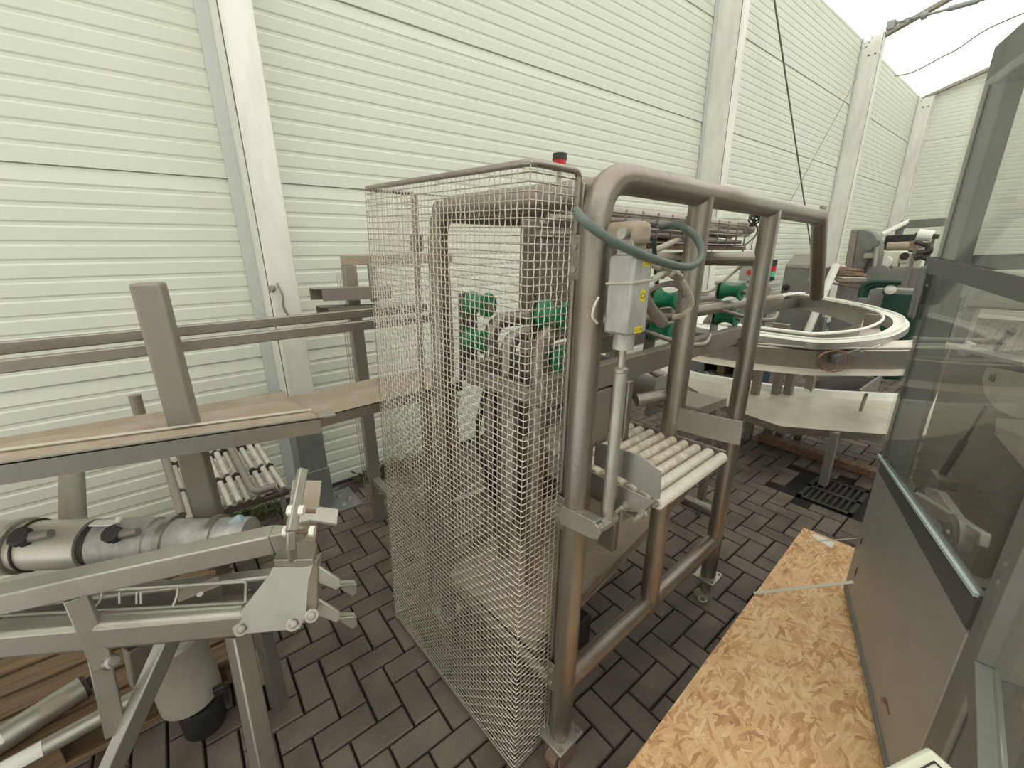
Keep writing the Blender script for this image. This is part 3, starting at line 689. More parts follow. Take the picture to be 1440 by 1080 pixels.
# wire basket cable tray under the rear rail
bt = MB(TM); b0_, b1_, v0_, v1_, zb, zt = .30, 1.45, .22, .36, 1.648, 1.735
for z in (zb, (zb + zt) / 2, zt):
    for v in (v0_, v1_): bt.tube([(b0_, v, z), (b1_, v, z)], .004, 6)
for v in (.255, .29, .325): bt.tube([(b0_, v, zb), (b1_, v, zb)], .004, 6)
for k in range(12):
    u = b0_ + .04 + k * (b1_ - b0_ - .06) / 11; bt.tube(fillet([(u, v0_, zt + .012), (u, v0_, zb), (u, v1_, zb), (u, v1_, zt + .012)], .01, 3), .004, 6)
bt.tube(fillet([(b1_ - .02, v0_, zt - .04), (b1_ + .05, v0_, zt - .04), (b1_ + .05, v1_, zt - .04), (b1_ - .02, v1_, zt - .04)], .03, 4), .004, 6)
bo = bt.build('basket_tray', 'dusty', mach)
m = MB(TM)
for k in range(9):
    v = random.uniform(v0_ + .02, v1_ - .02); z = zb + random.uniform(.012, .075)
    m.tube(spline([(b0_ - .2, v, z), (.7, v + random.uniform(-.03, .03), z + random.uniform(-.01, .012)), (1.1, v + random.uniform(-.03, .03), z + random.uniform(-.01, .012)), (1.44, v, z)], 5), random.uniform(.006, .011), 8)
m.build('cables_in_tray', 'dusty', bo)
m = MB(TM); m.box((.5, .23, 1.628), (1.49, .35, 1.642)); m.build('tray_base_strip', 'rust', bo)
# signal lamp on the back rail
m = MB(TM); m.cyl((.58, .655, 1.75), (.58, .655, 1.937), .014, 14); st = m.build('lamp_stem', 'steel', mach)
m = MB(TM); m.cyl((.58, .655, 1.935), (.58, .655, 1.972), .027, 24); ln = m.build('signal_lamp', 'redlens', st); ln['label'] = 'red signal lamp lens'
m = MB(TM); m.cyl((.58, .655, 1.972), (.58, .655, 1.996), .029, 24); m.build('lamp_cap', 'black', st)
# stub pipe on the inner side of the second leg
m = MB(TM); m.cyl((.49, .03, 1.155), (.40, .09, 1.14), .022, 20); m.build('stub_pipe', 'pipe', mach)
# ================================================================== LEFT: trough conveyor with rails and square post
tc2 = thing('trough_conveyor', (.0, 1.95, 0), 'long trough conveyor on the left with square post, two rails and brown bed', 'conveyor')
def flat(pts, t, name, mt, par, bevel=.002): return MB().prism(pts, t).build(name, mt, par, bevel)
x0, x1 = -1.6, 1.05
A = PY(0, 652.5, 1.5); B = PY(450, 588, 1.5); e = (B - A).normalized(); A2 = A - e * 1.1; dn = V((0, 0, -.055))
b1_ = PY(529, 531, 1.86); b1_ = V((1.0, 1.86, b1_.z)); k0 = PY(200, 584, 1.86); k1 = PY(383, 554, 1.86); k0 = k0 + (k0 - k1) * 4; k1 = k1 + V((.05, 0, 0))
m = MB(); m.prism([B, A2, k0 + V((0, -.02, -.03)), k1 + V((0, -.02, -.03))], (0, 0, -.004)); bed = m.build('trough_bed', 'dust', tc2)
m = MB(); m.prism([k1 + V((0, -.02, -.03)), k0 + V((0, -.02, -.03)), k0, k1], (0, .003, .001)); m.build('trough_lip', 'dust', bed)
m = MB(); m.prism([A2 + V((0, .10, .001)), B + V((0, .10, .001)), B + V((0, .110, .0035)), A2 + V((0, .110, .0035))], (0, .004, 0)); m.build('trough_ridge', 'tray', bed)
m = MB(); m.prism([B, A2, A2 + dn, B + dn], (0, .004, 0)); fc = m.build('front_channel', 'plate', tc2)
m = MB(); m.prism([B, A2, A2 + V((0, .010, .0)), B + V((0, .010, 0))], (0, 0, .004)); m.build('channel_lip', 'alu', fc)
m = MB(); m.prism([B, B + V((0, .06, 0)), B + e * .052 + V((0, .052, .012)), B + e * .052 + V((0, -.012, .004))], (0, 0, .004)); m.build('flared_end', 'alu', fc)
f0_ = PY(440, 588, 1.64); f1_ = PY(533, 565, 1.64); f1_ = f0_ + (f1_ - f0_) * ((1.0 - f0_.x) / (f1_.x - f0_.x)); f0_ = f0_ - (f1_ - f0_) * .2
r0_ = V((f0_.x, 1.84, f0_.z + .005)); r1_ = V((1.0, 1.84, f1_.z + .005))
m = MB(); m.prism([f0_, f1_, r1_, r0_], (0, 0, -.004)); bed2 = m.build('trough_bed', 'dust', tc2)
m = MB(); m.prism([r0_, r1_, r1_ + V((0, .02, .03)), r0_ + V((0, .02, .03))], (0, .003, .001)); m.build('trough_lip', 'dust', bed2)
m = MB(); m.prism([f0_, f1_, f1_ + V((0, 0, -.045)), f0_ + V((0, 0, -.045))], (0, .004, 0)); m.build('trough_side', 'steel', bed2)
# square post
P = PY(206, 398, 1.60); a = math.radians(-14)
pm = MB(Matrix.Translation((-.045, 1.655, 0)) @ Matrix.Rotation(a, 4, 'Z')); pm.box((-.037, -.035, .55), (.037, .035, 1.545)); pm.build('square_post', 'dusty', tc2, bevel=.008)
for y, z in ((1.88, 1.315), (2.05, 1.345)):
    m = MB(); m.box((x0, y - .012, z - .022), (x1, y + .022, z + .018)); m.build('guide_rail', 'steel', tc2, bevel=.004)
# gantry behind the rails
gx = PY(497, 430, 2.33).x
m = MB(); m.box((gx - .03, 2.31, 0), (gx + .035, 2.36, 1.56)); gp = m.build('gantry_post', 'dusty', tc2, bevel=.004)
m = MB(); m.box((gx - .03, 2.31, 1.56), (gx + .62, 2.36, 1.61)); m.build('gantry_beam', 'dust', gp, bevel=.004)
m = MB(); m.box((gx + .09, 2.28, 1.36), (gx + .135, 2.32, 1.57)); m.build('gantry_arm', 'dusty', gp, bevel=.012)
m = MB(); m.box((gx + .55, 2.31, 0), (gx + .60, 2.36, 1.56)); m.build('gantry_post', 'dusty', tc2, bevel=.004)
for (xa, ya), (xb, yb), w_, h_ in (((440, 415), (545, 411), .05, .055), ((449, 437), (530, 434), .05, .035)):
    a_ = PY(xa, ya, 2.2); b_ = PY(xb, yb, 2.2)
    c1_ = MB(); c1_.prism([a_ + V((0, -w_, h_ / 2)), b_ + V((0, -w_, h_ / 2)), b_ + V((0, w_, h_ / 2)), a_ + V((0, w_, h_ / 2))], (0, 0, .004))
    c1_.prism([a_ + V((.03, -w_, h_ / 2)), b_ + V((0, -w_, h_ / 2)), b_ + V((0, -w_, -h_ / 2)), a_ + V((.03, -w_, -h_ / 2))], (0, .004, 0))
    c1_.prism([a_ + V((.0, w_, h_ / 2)), b_ + V((0, w_, h_ / 2)), b_ + V((0, w_, -h_ / 2)), a_ + V((.0, w_, -h_ / 2))], (0, .004, 0)); c1_.build('guide_channel', 'dusty', tc2)
m = MB()
for k in range(3):
    dx = k * .012; m.tube([(gx - .075 + dx, 2.30, .08), (gx - .075 + dx, 2.30, 1.53)], .0022, 5)
for k in range(9): m.tube([(gx - .078, 2.30, .12 + k * .17), (gx - .045, 2.30, .12 + k * .17)], .0022, 5)
m.build('wire_screen', 'wire', tc2)
m = MB()
for k in range(5): m.tube([(gx + .0 , 2.29, .30 - k * .022), (gx + .28, 2.05, .24 - k * .022)], .0025, 5)
m.build('wire_screen', 'wire', tc2)
m = MB(); m.box((gx - .02, 2.05, .27), (gx + .02, 2.32, .31)); m.build('gantry_foot_bar', 'dusty', tc2)
for (xx, yy) in ((-1.5, 1.95), (.95, 1.95)):
    m = MB(); m.box((xx - .025, yy - .025, 0), (xx + .025, yy + .025, .985)); m.build('leg', 'dusty', tc2, bevel=.004)
m = MB(); a_ = PY(189, 556, 2.28); m.cyl((a_.x, 2.28, .90), a_, .021, 18); m.cyl(a_, a_ + V((0, 0, .001)), .017, 18); m.build('stub_tube', 'dusty', tc2)
m = MB(); m.box((a_.x - .02, 2.10, .88), (a_.x + .02, 2.30, .91)); m.build('stub_bracket', 'dusty', tc2)
m = MB(); a_ = PY(2, 610, 1.98); m.box((a_.x - .12, 1.9, .992), (a_.x + .01, 2.05, 1.04)); m.build('end_stop', 'rust', tc2, bevel=.004)

# ================================================================== LEFT: roller rack against the wall
rr = thing('roller_rack', (.05, 2.55, 0), 'rack of white rollers in dark combs lying against the wall behind the square post', 'rack')
def rk(x, y, s): return PY(x, y, 2.74 - .42 * s)     # s: 0 at the top, 1 at the bottom
def rp(f, s):
    """point in the rack: f across, s down"""
    T0 = rk(228, 655, 0); T1 = rk(362, 620, 0); B0 = rk(252, 742, 1); B1 = rk(408, 692, 1)
    return (T0 * (1 - f) + T1 * f) * (1 - s) + (B0 * (1 - f) + B1 * f) * s
nrm = (rp(1, 0) - rp(0, 0)).cross(rp(0, 1) - rp(0, 0)).normalized()
if nrm.y > 0: nrm = -nrm
for row in range(2):
    for k in range(11):
        f = .10 + k * .087
        up_ = .012 if k % 2 else -.006
        a_ = rp(f, .05 + row * .46) + nrm * up_; b_ = rp(f, .47 + row * .46) + nrm * up_
        m = MB(); m.lathe(a_, b_ - a_, [(0, .010), (.004, .0145), ((b_ - a_).length - .004, .0145), ((b_ - a_).length, .010)], 14); m.build('rack_roller', 'rollerw', rr)
for s in (.02, .49, .96):
    poly = []
    for k in range(23):
        f = .04 + k * .044; poly.append(rp(f, s) + nrm * (.028 if k % 2 else .008))
    m = MB(); m.prism(poly + [rp(1.0, s) - nrm * .03, rp(.02, s) - nrm * .03], (rp(.5, 1) - rp(.5, 0)).normalized() * .006); m.build('comb', 'belt', rr)
dwn = (rp(.5, 1) - rp(.5, 0)).normalized(); acr = (rp(1, .5) - rp(0, .5)).normalized()
for f, e_ in ((.05, 0), (.68, 1)):
    pts = [rp(f, -.03) + nrm * .045, rp(f, .93) + nrm * .045]
    if e_: pts.append(rp(f, .93) + nrm * .045 + acr * .10)
    m = MB(); m.tube(fillet(pts, .04, 6) if e_ else pts, .0185, 16); m.build('frame_tube', 'dusty', rr)
m = MB(); m.prism([rp(.98, .90), rp(1.02, .98), rp(.75, 1.0), rp(.75, .96)], nrm * .01); m.build('pointed_bracket', 'belt', rr)
for f in (.10, .95):
    e0 = rp(f, .94) + V((.03 if f < .5 else 0, .08, 0)); m = MB(); m.tube([e0, V((e0.x, e0.y, 0))], .014, 12); m.build('foot', 'dusty', rr)

# ================================================================== LEFT FRONT: inclined belt conveyor
bc = thing('belt_conveyor', (-.05, 1.2, 0), 'aluminium belt conveyor end in the lower left corner with clamp, hooks and struts', 'conveyor')
RL = PD(-60, 903, 1.02); RR = PD(352, 868, 1.15)
m = MB(); m.beam(RL, RR, .06, .082); m.build('side_rail', 'alu', bc, bevel=.014)
FL = PD(-60, 868, 1.27); FR = PD(395, 815, 1.38)
m = MB(); m.beam(FL, FR, .05, .068); m.build('side_rail', 'alu', bc, bevel=.01)
m = MB(); m.prism([RL + V((0, .03, -.02)), RR + V((0, .03, -.02)), FR + V((0, -.02, -.02)), FL + V((0, -.02, -.02))], (0, 0, -.012)); m.build('belt', 'belt', bc)
m = MB(); q = PD(282, 838, 1.22); m.box((q.x - .05, q.y, q.z - .03), (q.x + .05, q.y + .05, q.z + .01)); m.build('belt_block', 'dusty', bc, bevel=.003)
m = MB(); m.nut(PD(282, 838, 1.20), (0, -.3, 1), .009, .008); m.build('bolt', 'alu', bc)
m = MB()
m.tube([PD(-40, 868, 1.04), PD(344, 848, 1.14)], .0038, 8); m.tube([PD(-40, 877, 1.03), PD(340, 853, 1.13)], .0038, 8)
m.tube(fillet([PD(142, 831, 1.08), PD(346, 818, 1.16), PD(345, 848, 1.13)], .01, 4), .0038, 8)
for (xa, ya), (xb, yb) in (((143, 832), (133, 855)), ((250, 824), (243, 853)), ((8, 866), (-2, 880))):
    m.tube(fillet([PD(xa, ya, 1.12), PD(xa - 1, (ya + yb) / 2, 1.11), PD(xb, yb, 1.10)], .008, 3), .0036, 8)
for xx in (192, 198, 168): m.tube([PD(xx, 833, 1.14), PD(xx, 850, 1.12)], .003, 6)
m.build('wire_side_guard', 'alu', bc)
bkv = V((.05, .16, 0))
plate_px = [(384, 797), (377, 810), (326, 876), (326, 886), (333, 893), (422, 885), (431, 864), (434, 818), (441, 793)]
m = MB(); m.prism([PD(x, y, 1.115) for x, y in plate_px], (V(ray(380, 850)).normalized() * .006)); ep = m.build('end_plate', 'plate', bc, bevel=.0015)
m = MB(); m.prism([PD(x + 6, y - 8, 1.36) for x, y in plate_px], (V(ray(380, 850)).normalized() * .006)); m.build('end_plate', 'plate', bc, bevel=.0015)
for x, y in ((339, 885), (412, 878), (438, 866)):
    dd = -V(ray(x, y)).normalized(); c = PD(x, y, 1.115)
    m = MB(); m.lathe(c, dd, [(0, .017), (.003, .017), (.004, .011), (.011, .0105), (.013, .007)], 16); m.build('bolt', 'steel', ep)
m = MB(); m.prism([PD(384, 787, 1.10), PD(440, 787, 1.11), PD(446, 763, 1.20), PD(395, 763, 1.19)], (0, 0, -.026)); m.build('clamp_block', 'alu', bc, bevel=.003)
m = MB(); m.prism([PD(434, 797, 1.12), PD(446, 788, 1.14), PD(446, 855, 1.14), PD(430, 866, 1.12)], V((.02, .03, 0))); m.build('end_bracket', 'alu', bc, bevel=.002)
# upright plate, its arm and the square clamp bar with two bolts
m = MB(); m.prism([PD(411, 677, 1.25), PD(452, 678, 1.25), PD(441, 785, 1.20), PD(398, 785, 1.20)], (.004, .008, 0)); m.build('upright_plate', 'dust', bc, bevel=.001)
m = MB(); m.prism([PD(420, 735, 1.20), PD(436, 731, 1.20), PD(474, 737, 1.20), PD(476, 716, 1.23), PD(440, 711, 1.24), PD(420, 716, 1.23)], (0, 0, -.008)); m.build('arm_plate', 'alu', bc, bevel=.001)
m = MB(); m.beam(PD(426, 660, 1.13), PD(409, 748, 1.04), .023, .020, up=(0, -1, 0)); m.beam(PD(409, 746, 1.045), PD(409, 773, 1.05), .020, .018, up=(0, -1, 0)); m.cyl(PD(411, 768, 1.08), PD(411, 788, 1.12), .011); m.build('clamp_bar', 'alu', bc, bevel=.003)
for (xa, xb, y, nx_) in ((403, 444, 718, (408, 424)), (398, 442, 747, (402, 439))):
    b_ = MB(); b_.cyl(PD(xa, y, 1.06), PD(xb, y + 1, 1.09), .006, 12); bo_ = b_.build('clamp_bolt', 'rust', bc)
    for q in nx_:
        m = MB(); p_ = PD(q, y, 1.06); dd = (PD(xb, y, 1.07) - PD(xa, y, 1.06)).normalized(); m.nut(p_ - dd * .006, dd, .013, .012); m.build('nut', 'white', bo_)
# top beam
TL = PD(-70, 858, .98); TR = PD(386, 758, 1.10)
m = MB(); m.beam(TL, TR, .055, .055); tb = m.build('top_beam', 'alu', bc, bevel=.004)
m = MB(); m.beam(TR, TR + (TR - TL).normalized() * .075, .05, .055, taper=.45); m.build('beam_tip', 'alu', tb, bevel=.003)
# struts and legs
m = MB(); m.beam(PD(107, 838, 1.03), PD(147, 935, 1.08), .042, .03, up=(0, -1, .2)); s1 = m.build('strut', 'alu', bc, bevel=.003)
m = MB(); m.beam(PD(136, 905, 1.08), PD(163, 1030, 1.13), .042, .02, up=(0, -1, .2)); m.build('strut', 'alu', bc, bevel=.003)
m = MB(); m.lathe(PD(157, 931, 1.07), -V(ray(157, 931)).normalized() + V((.5, 0, 0)), [(-.01, .017), (.004, .017), (.006, .011), (.015, .011)], 14); m.build('bolt', 'steel', s1)
m = MB(); m.lathe(PD(112, 846, 1.05), (.3, -1, 0), [(-.01, .016), (.006, .016), (.008, .010), (.014, .010)], 14); m.build('bolt', 'rubber', s1)
lt = PD(334, 889, 1.19); lb = PD(372, 1078, 1.19); ld = (lb - lt); lf = lt + ld * ((lt.z) / (lt.z - lb.z))
m = MB(); m.beam(lt, lf, .05, .045, up=(.5, -1, 0)); m.build('leg', 'plate', bc, bevel=.004)
lt = PD(240, 893, 1.17); lb = PD(150, 1095, 1.12); ld = (lb - lt); lf = lt + ld * ((lt.z) / (lt.z - lb.z))
m = MB(); m.beam(lt, lf, .045, .04, up=(.5, -1, 0)); m.build('leg', 'plate', bc, bevel=.004)
lt = FL + (FR - FL) * .9; m = MB(); m.beam(lt, V((lt.x, lt.y + .05, 0)), .045, .045, up=(.5, -1, 0)); m.build('leg', 'plate', bc, bevel=.004)
lt = FL + (FR - FL) * .0 + V((-.25, 0, 0)); m = MB(); m.beam(FL, lt + (lt - FL) * .1, .05, .068); m.build('side_rail', 'alu', bc, bevel=.01); m = MB(); m.beam(lt, V((lt.x, lt.y + .05, 0)), .045, .045, up=(.5, -1, 0)); m.build('leg', 'plate', bc, bevel=.004)
m = MB(); m.beam(PD(196, 902, 1.22), PD(206, 955, 1.25), .07, .04, up=(.4, -1, 0)); m.build('gear_housing', 'dusty', bc, bevel=.006)
# belt hooks at the end
for (y0_, dz) in ((802, 0), (848, 0)):
    m = MB(); m.prism([PD(442, y0_ - 2, 1.15), PD(447, y0_ - 6, 1.15), PD(478, y0_ + 13, 1.17), PD(480, y0_ + 24, 1.17), PD(472, y0_ + 28, 1.17), PD(446, y0_ + 18, 1.15)], (.004, .008, 0)); hk = m.build('hook_lever', 'alu', bc, bevel=.003)
    m = MB(); m.prism([PD(477, y0_ + 19, 1.18), PD(502, y0_ + 19, 1.18), PD(502, y0_ + 32, 1.19), PD(496, y0_ + 37, 1.19), PD(480, y0_ + 27, 1.19)], (0, .02, 0)); m.prism([PD(477, y0_ + 19, 1.18), PD(502, y0_ + 19, 1.18), PD(501, y0_ + 21, 1.16), PD(477, y0_ + 23, 1.16)], (0, 0, .004)); m.build('hook_lug', 'alu', hk, bevel=.002)
# gear motor standing on the paving
gm = thing('gear_motor', PZ(290, 1030, 0), 'cylindrical steel motor with a black foot standing on the paving under the belt conveyor', 'motor')
g0 = PZ(291, 1028, 0.0); sc_ = 1
m = MB(); m.lathe(V((g0.x, g0.y + .03, 0)), (0, 0, 1), [(0, .058), (.01, .064), (.10, .064), (.115, .058)], 26); m.build('motor_foot', 'black', gm)
m = MB(); m.cyl((g0.x - .005, g0.y + .035, .11), (g0.x - .008, g0.y + .03, .165), .014, 14); m.build('shaft', 'alu', gm)
m = MB(); m.lathe(V((g0.x - .012, g0.y + .03, .15)), (-.03, .0, 1), [(0, .082), (.008, .088), (.26, .088), (.27, .08)], 30); m.build('motor_body', 'motor', gm)
m = MB(); m.box((g0.x + .05, g0.y - .05, .17), (g0.x + .085, g0.y - .03, .20)); m.build('terminal', 'black', gm, bevel=.004)

# ------------------------------------------------------------------ clamped pipe assembly
pa = thing('pipe_assembly', PD(120, 765, 1.5) * 1.0, 'fat horizontal steel pipe with clamps and black knobs behind the belt conveyor', 'pipe')
p0 = PD(-70, 770, 1.31); p1 = PD(352, 757, 1.39); pd = (p1 - p0).normalized(); pl_ = (p1 - p0).length
def pp(x): return p0 + (p1 - p0) * ((x + 70) / 422.0)
r_ = .079
m = MB(); m.lathe(pp(-220), pd, [(0, r_), ((pp(22) - pp(-220)).length, r_), ((pp(22) - pp(-220)).length + .002, r_ - .004), ((pp(125) - pp(-220)).length, r_ - .004)], 40); m.build('pipe_body', 'motor', pa)
m = MB(); m.lathe(pp(120), pd, [(0, r_ - .014), ((pp(145) - pp(120)).length, r_ - .014)], 40); m.build('pipe_gap', 'rubber', pa)
m = MB(); m.lathe(pp(140), pd, [(0, r_ - .003), ((pp(215) - pp(140)).length, r_ - .003), ((pp(216) - pp(140)).length, r_ - .010), ((pp(352) - pp(140)).length, r_ - .010)], 40); m.build('pipe_body', 'act', pa)
m = MB(); m.lathe(pp(22), pd, [(0, r_), (.003, r_ + .006), (.02, r_ + .006), (.024, r_)], 40); m.build('collar', 'alu', pa)
m = MB(); m.lathe(pp(44), pd, [(0, r_ - .002), (.001, r_ + .002), (.005, r_ + .002), (.006, r_ - .002)], 40); m.build('wire_ring', 'rubber', pa)
for x in (232, 298): 
    m = MB(); m.lathe(pp(x), pd, [(0, r_ - .006), (.001, r_ - .0), (.02, r_ - .0), (.021, r_ - .006)], 40); m.build('hose_clamp', 'plate', pa)
sd_ = V((0, 0, 1)); fr_ = pd.cross(V((0, 0, 1))).normalized()
if fr_.y > 0: fr_ = -fr_
for x, sz in ((62, 1.0), (182, .9)):
    c = pp(x) + (fr_ * .62 + sd_ * .78) * (r_ - .006); ax = (fr_ * .62 + sd_ * .78)
    m = MB(); m.lathe(c, ax, [(0, .026 * sz), (.014, .026 * sz), (.018, .030 * sz), (.030, .030 * sz), (.034, .024 * sz)], 8); kn = m.build('knob', 'rubber', pa)
    m = MB(); m.tube([c + ax * .014, c + ax * .016 + pd * .05 * sz + sd_ * .004, c + ax * .02 + pd * .085 * sz + sd_ * .010], [.017 * sz, .015 * sz, .012 * sz], 14); m.build('nozzle', 'dusty', kn)
c = pp(148) + sd_ * (r_ + .002); m = MB(); m.beam(c - pd * .02 + fr_ * .01, c + pd * .05 + fr_ * .012, .028, .006); m.beam(c + pd * .05 + fr_ * .012, c + pd * .055 + sd_ * .012, .02, .006); m.build('clip', 'white', pa, bevel=.001)
m = MB(); q = pp(100); m.tube([PD(103, 742, 1.46), PD(101, 664, 1.62)], [.036, .036], 26); m.build('standpipe', 'dusty', pa)
m = MB(); m.beam(q + V((0, -.0, .0)), q + V((0, .11, .02)), .05, .03); m.build('standpipe_bracket', 'dusty', pa)
for x in (-190, 300):
    q = pp(x); m = MB(); m.box((q.x - .02, q.y + .0, .145), (q.x + .02, q.y + .04, q.z - r_ + .02)); m.box((q.x - .05, q.y - .07, .132), (q.x + .05, q.y + .10, .146)); m.build('stand', 'dusty', pa)
m = MB(); q = pp(338) + sd_ * (r_ - .012); m.lathe(q, (.5, -.2, .25), [(-.02, .014), (.012, .018), (.02, .012)], 10); m.build('blue_cap', 'blue', pa)

# ------------------------------------------------------------------ wooden pallet with two steel tubes
wp = thing('wooden_pallet', (-.5, 1.95, 0), 'brown wooden pallet on the floor in the lower left under the conveyor', 'pallet')
for k in range(7):
    y = 1.66 + k * .115; m = MB(); m.box((-1.25, y, .108), (-.02, y + .098, .13)); m.build('deck_board', 'wood', wp, bevel=.003)
for xx in (-1.2, -.66, -.12):
    m = MB(); m.box((xx, 1.67, .022), (xx + .09, 2.44, .108)); m.build('stringer', 'wood', wp, bevel=.003)
for y in (1.67, 2.0, 2.34):
    m = MB(); m.box((-1.25, y, 0), (-.02, y + .098, .022)); m.build('bottom_board', 'wood', wp, bevel=.003)
def lying(pxa, pxb, z, r, label, back):
    a_ = PZ(*pxa, z); b_ = PZ(*pxb, z); d_ = (b_ - a_).normalized(); a_ = a_ - d_ * back
    t = thing('steel_tube', V((a_.x, a_.y, z - r)), label, 'tube'); L_ = (b_ - a_).length
    m = MB(); m.lathe(a_, d_, [(0, r), (L_, r)], 28); bd = m.build('tube_body', 'alu', t)
    m = MB(); m.lathe(b_, d_, [(-.001, r * .93), (.012, r * .93), (.014, r * .5), (.03, r * .5)], 20); m.build('end_cap', 'rubber', t)
    return t, a_, d_, L_
t, a_, d_, L_ = lying((5, 1038), (116, 967), .172, .040, 'upper and fatter of two steel tubes lying on the pallet', .10)
for k, dd in enumerate((.34, .44)):
    m = MB(); pts = []
    c = a_ + d_ * (L_ * .10 + k * .15); q = []
    for i in range(6):
        an = math.radians(48 + i * 9); n_ = fr_ * math.cos(an) + sd_ * math.sin(an); q.append(n_)
    f1 = d_.cross(V((0, 0, 1))).normalized(); f1 = f1 if f1.y < 0 else -f1
    vs = []
    for i in range(6):
        an = math.radians(20 + i * 10); n_ = f1 * math.cos(an) + V((0, 0, 1)) * math.sin(an)
        vs += [c + n_ * .0405, c + n_ * .0405 + d_ * .07]
    m.add(vs, [(2 * i, 2 * i + 1, 2 * i + 3, 2 * i + 2) for i in range(5)]); m.build('paper_label', 'paper' if k == 0 else 'dust', t)
t, a_, d_, L_ = lying((67, 1049), (192, 980), .158, .026, 'lower and thinner of two steel tubes lying at the pallet edge', .22)
f1 = d_.cross(V((0, 0, 1))).normalized(); f1 = f1 if f1.y < 0 else -f1
m = MB(); vs = []; c = PZ(28, 1071, .158)
for i in range(9):
    an = math.radians(-5 + i * 15); n_ = f1 * math.cos(an) + V((0, 0, 1)) * math.sin(an); vs += [c - d_ * .05 + n_ * .0265, c + d_ * .05 + n_ * .0265]
m.add(vs, [(2 * i, 2 * i + 1, 2 * i + 3, 2 * i + 2) for i in range(8)]); m.build('paper_label', 'paper', t)

# ------------------------------------------------------------------ weeds and dead leaves along the wall
def leaves(name, x0, x1, n, h, mts, label, cat, y0=2.80, y1=2.94, seed=1, sz=(.03, .07)):
    random.seed(seed); m = MB()
    for k in range(n):
        b = V((random.uniform(x0, x1), random.uniform(y0, y1), random.uniform(.0, h)))
        an = random.uniform(0, 6.28); ti = random.uniform(-.3, .9); L = random.uniform(*sz); w_ = L * random.uniform(.25, .5)
        d = V((math.cos(an) * math.cos(ti), math.sin(an) * math.cos(ti), math.sin(ti))); s = d.cross(V((.1, .2, 1))).normalized(); u = s.cross(d)
        m.add([b, b + d * L * .4 + s * w_ * .5 + u * .006, b + d * L, b + d * L * .4 - s * w_ * .5 + u * .006, b + d * L * .5 - u * .004], [(0, 1, 4), (1, 2, 4), (2, 3, 4), (3, 0, 4)])
    return tag(m.build(name, mts, smooth=80), label, cat, kind='stuff')
leaves('dead_leaves', .80, 1.45, 260, .07, 'dead', 'dry dead leaves heaped on soil at the wall foot right of the nearest column', 'leaves', seed=2)
leaves('weeds', -.25, .30, 240, .12, 'leaf', 'low green weeds under the roller rack at the wall foot', 'weeds', seed=5)
def weed(x, y, h, n, seed, label):
    random.seed(seed); m = MB(); m.tube(spline([(x, y, 0), (x + .02, y, h * .5), (x + .01, y - .02, h)]), .004, 6)
    for k in range(n):
        z = h * (.25 + .75 * k / n); an = k * 2.4; L = .06 * (1.2 - .5 * k / n)
        b = V((x + .015, y - .01, z)); d = V((math.cos(an) * .8, math.sin(an) * .4 - .1, .5)).normalized(); s = d.cross(V((0, 0, 1))).normalized()
        m.add([b, b + d * L * .45 + s * L * .2, b + d * L, b + d * L * .45 - s * L * .2], [(0, 1, 2, 3)])
    return tag(m.build('weed', 'leaf', smooth=80), label, 'weed')
q = PY(903, 513, 2.80)
weed(q.x, 2.80, .55, 16, 1, 'thin green weed growing up the wall behind the machine legs')
weed(q.x - .22, 2.82, .33, 14, 2, 'small leafy weed at the wall foot left of the thin weed')
# ================================================================== RIGHT: OSB pallet and the tall glazed cabinet
OM = Matrix(((math.cos(TH), -math.sin(TH), 0, 2.476), (math.sin(TH), math.cos(TH), 0, .551), (0, 0, 1, 0), (0, 0, 0, 1)))
op = thing('board_pallet', OM @ V((-1.1, -.6, 0)), 'pallet topped with an orange brown strand board under the tall glazed cabinet', 'pallet')
m = MB(OM); m.box((-2.15, -1.5, .132), (0, 0, .15)); m.build('strand_board', 'osb', op)
for k in range(3):
    v = -.12 - k * .66; m = MB(OM); m.box((-2.1, v - .05, .022), (-.02, v + .05, .132)); m.build('stringer', 'wood', op, bevel=.003)
for u in (-2.1, -1.1, -.12):
    m = MB(OM); m.box((u, -1.49, 0), (u + .1, -.01, .022)); m.build('bottom_board', 'wood', op, bevel=.003)
c = [PZ(x, y, .151) for x, y in ((1140, 753), (1147, 751), (1174, 764), (1169, 771))]
m = MB(); m.prism(c, (0, 0, .001)); m.build('paper_label', 'paper', op)

ca = math.radians(21.3)
CM = Matrix(((-math.cos(ca), math.sin(ca), 0, 2.118), (-math.sin(ca), -math.cos(ca), 0, .276), (0, 0, 1, 0), (0, 0, 0, 1)))
CMi = CM.inverted()
def CP(x, y, b):
    d = CMi.to_3x3() @ V(ray(x, y)); o = CMi @ V(O); return o + d * ((b - o.y) / d.y)
cbt = thing('glazed_cabinet', CM @ V((.5, .45, .151)), 'tall grey machine cabinet with dusty glass sides standing on the strand board', 'cabinet')
CB = .90; CT = 2.20
def cbox(name, lo, hi, mt='frame', par=None, bevel=.003):
    return MB(CM).box(lo, hi).build(name, mt, par or cbt, bevel)
for a_, b_ in ((0, 0), (.925, 0), (0, CB - .07), (.925, CB - .07)): cbox('corner_post', (a_, b_, .152), (a_ + .075, b_ + .07, CT))
for b_ in (0, CB - .07): cbox('top_rail', (.075, b_, 2.08), (.925, b_ + .07, CT))
for a_ in (0, .925): cbox('top_rail', (a_, .07, 2.08), (a_ + .075, CB - .07, CT))
cbox('roof_panel', (.01, .01, CT - .01), (.99, CB - .01, CT + .004), 'grey')
lp = cbox('lower_panel', (.02, -.004, .20), (.93, .01, .79), 'grey')
cbox('panel_lip', (.02, -.012, .19), (.93, -.004, .203), 'frame', lp, .001)
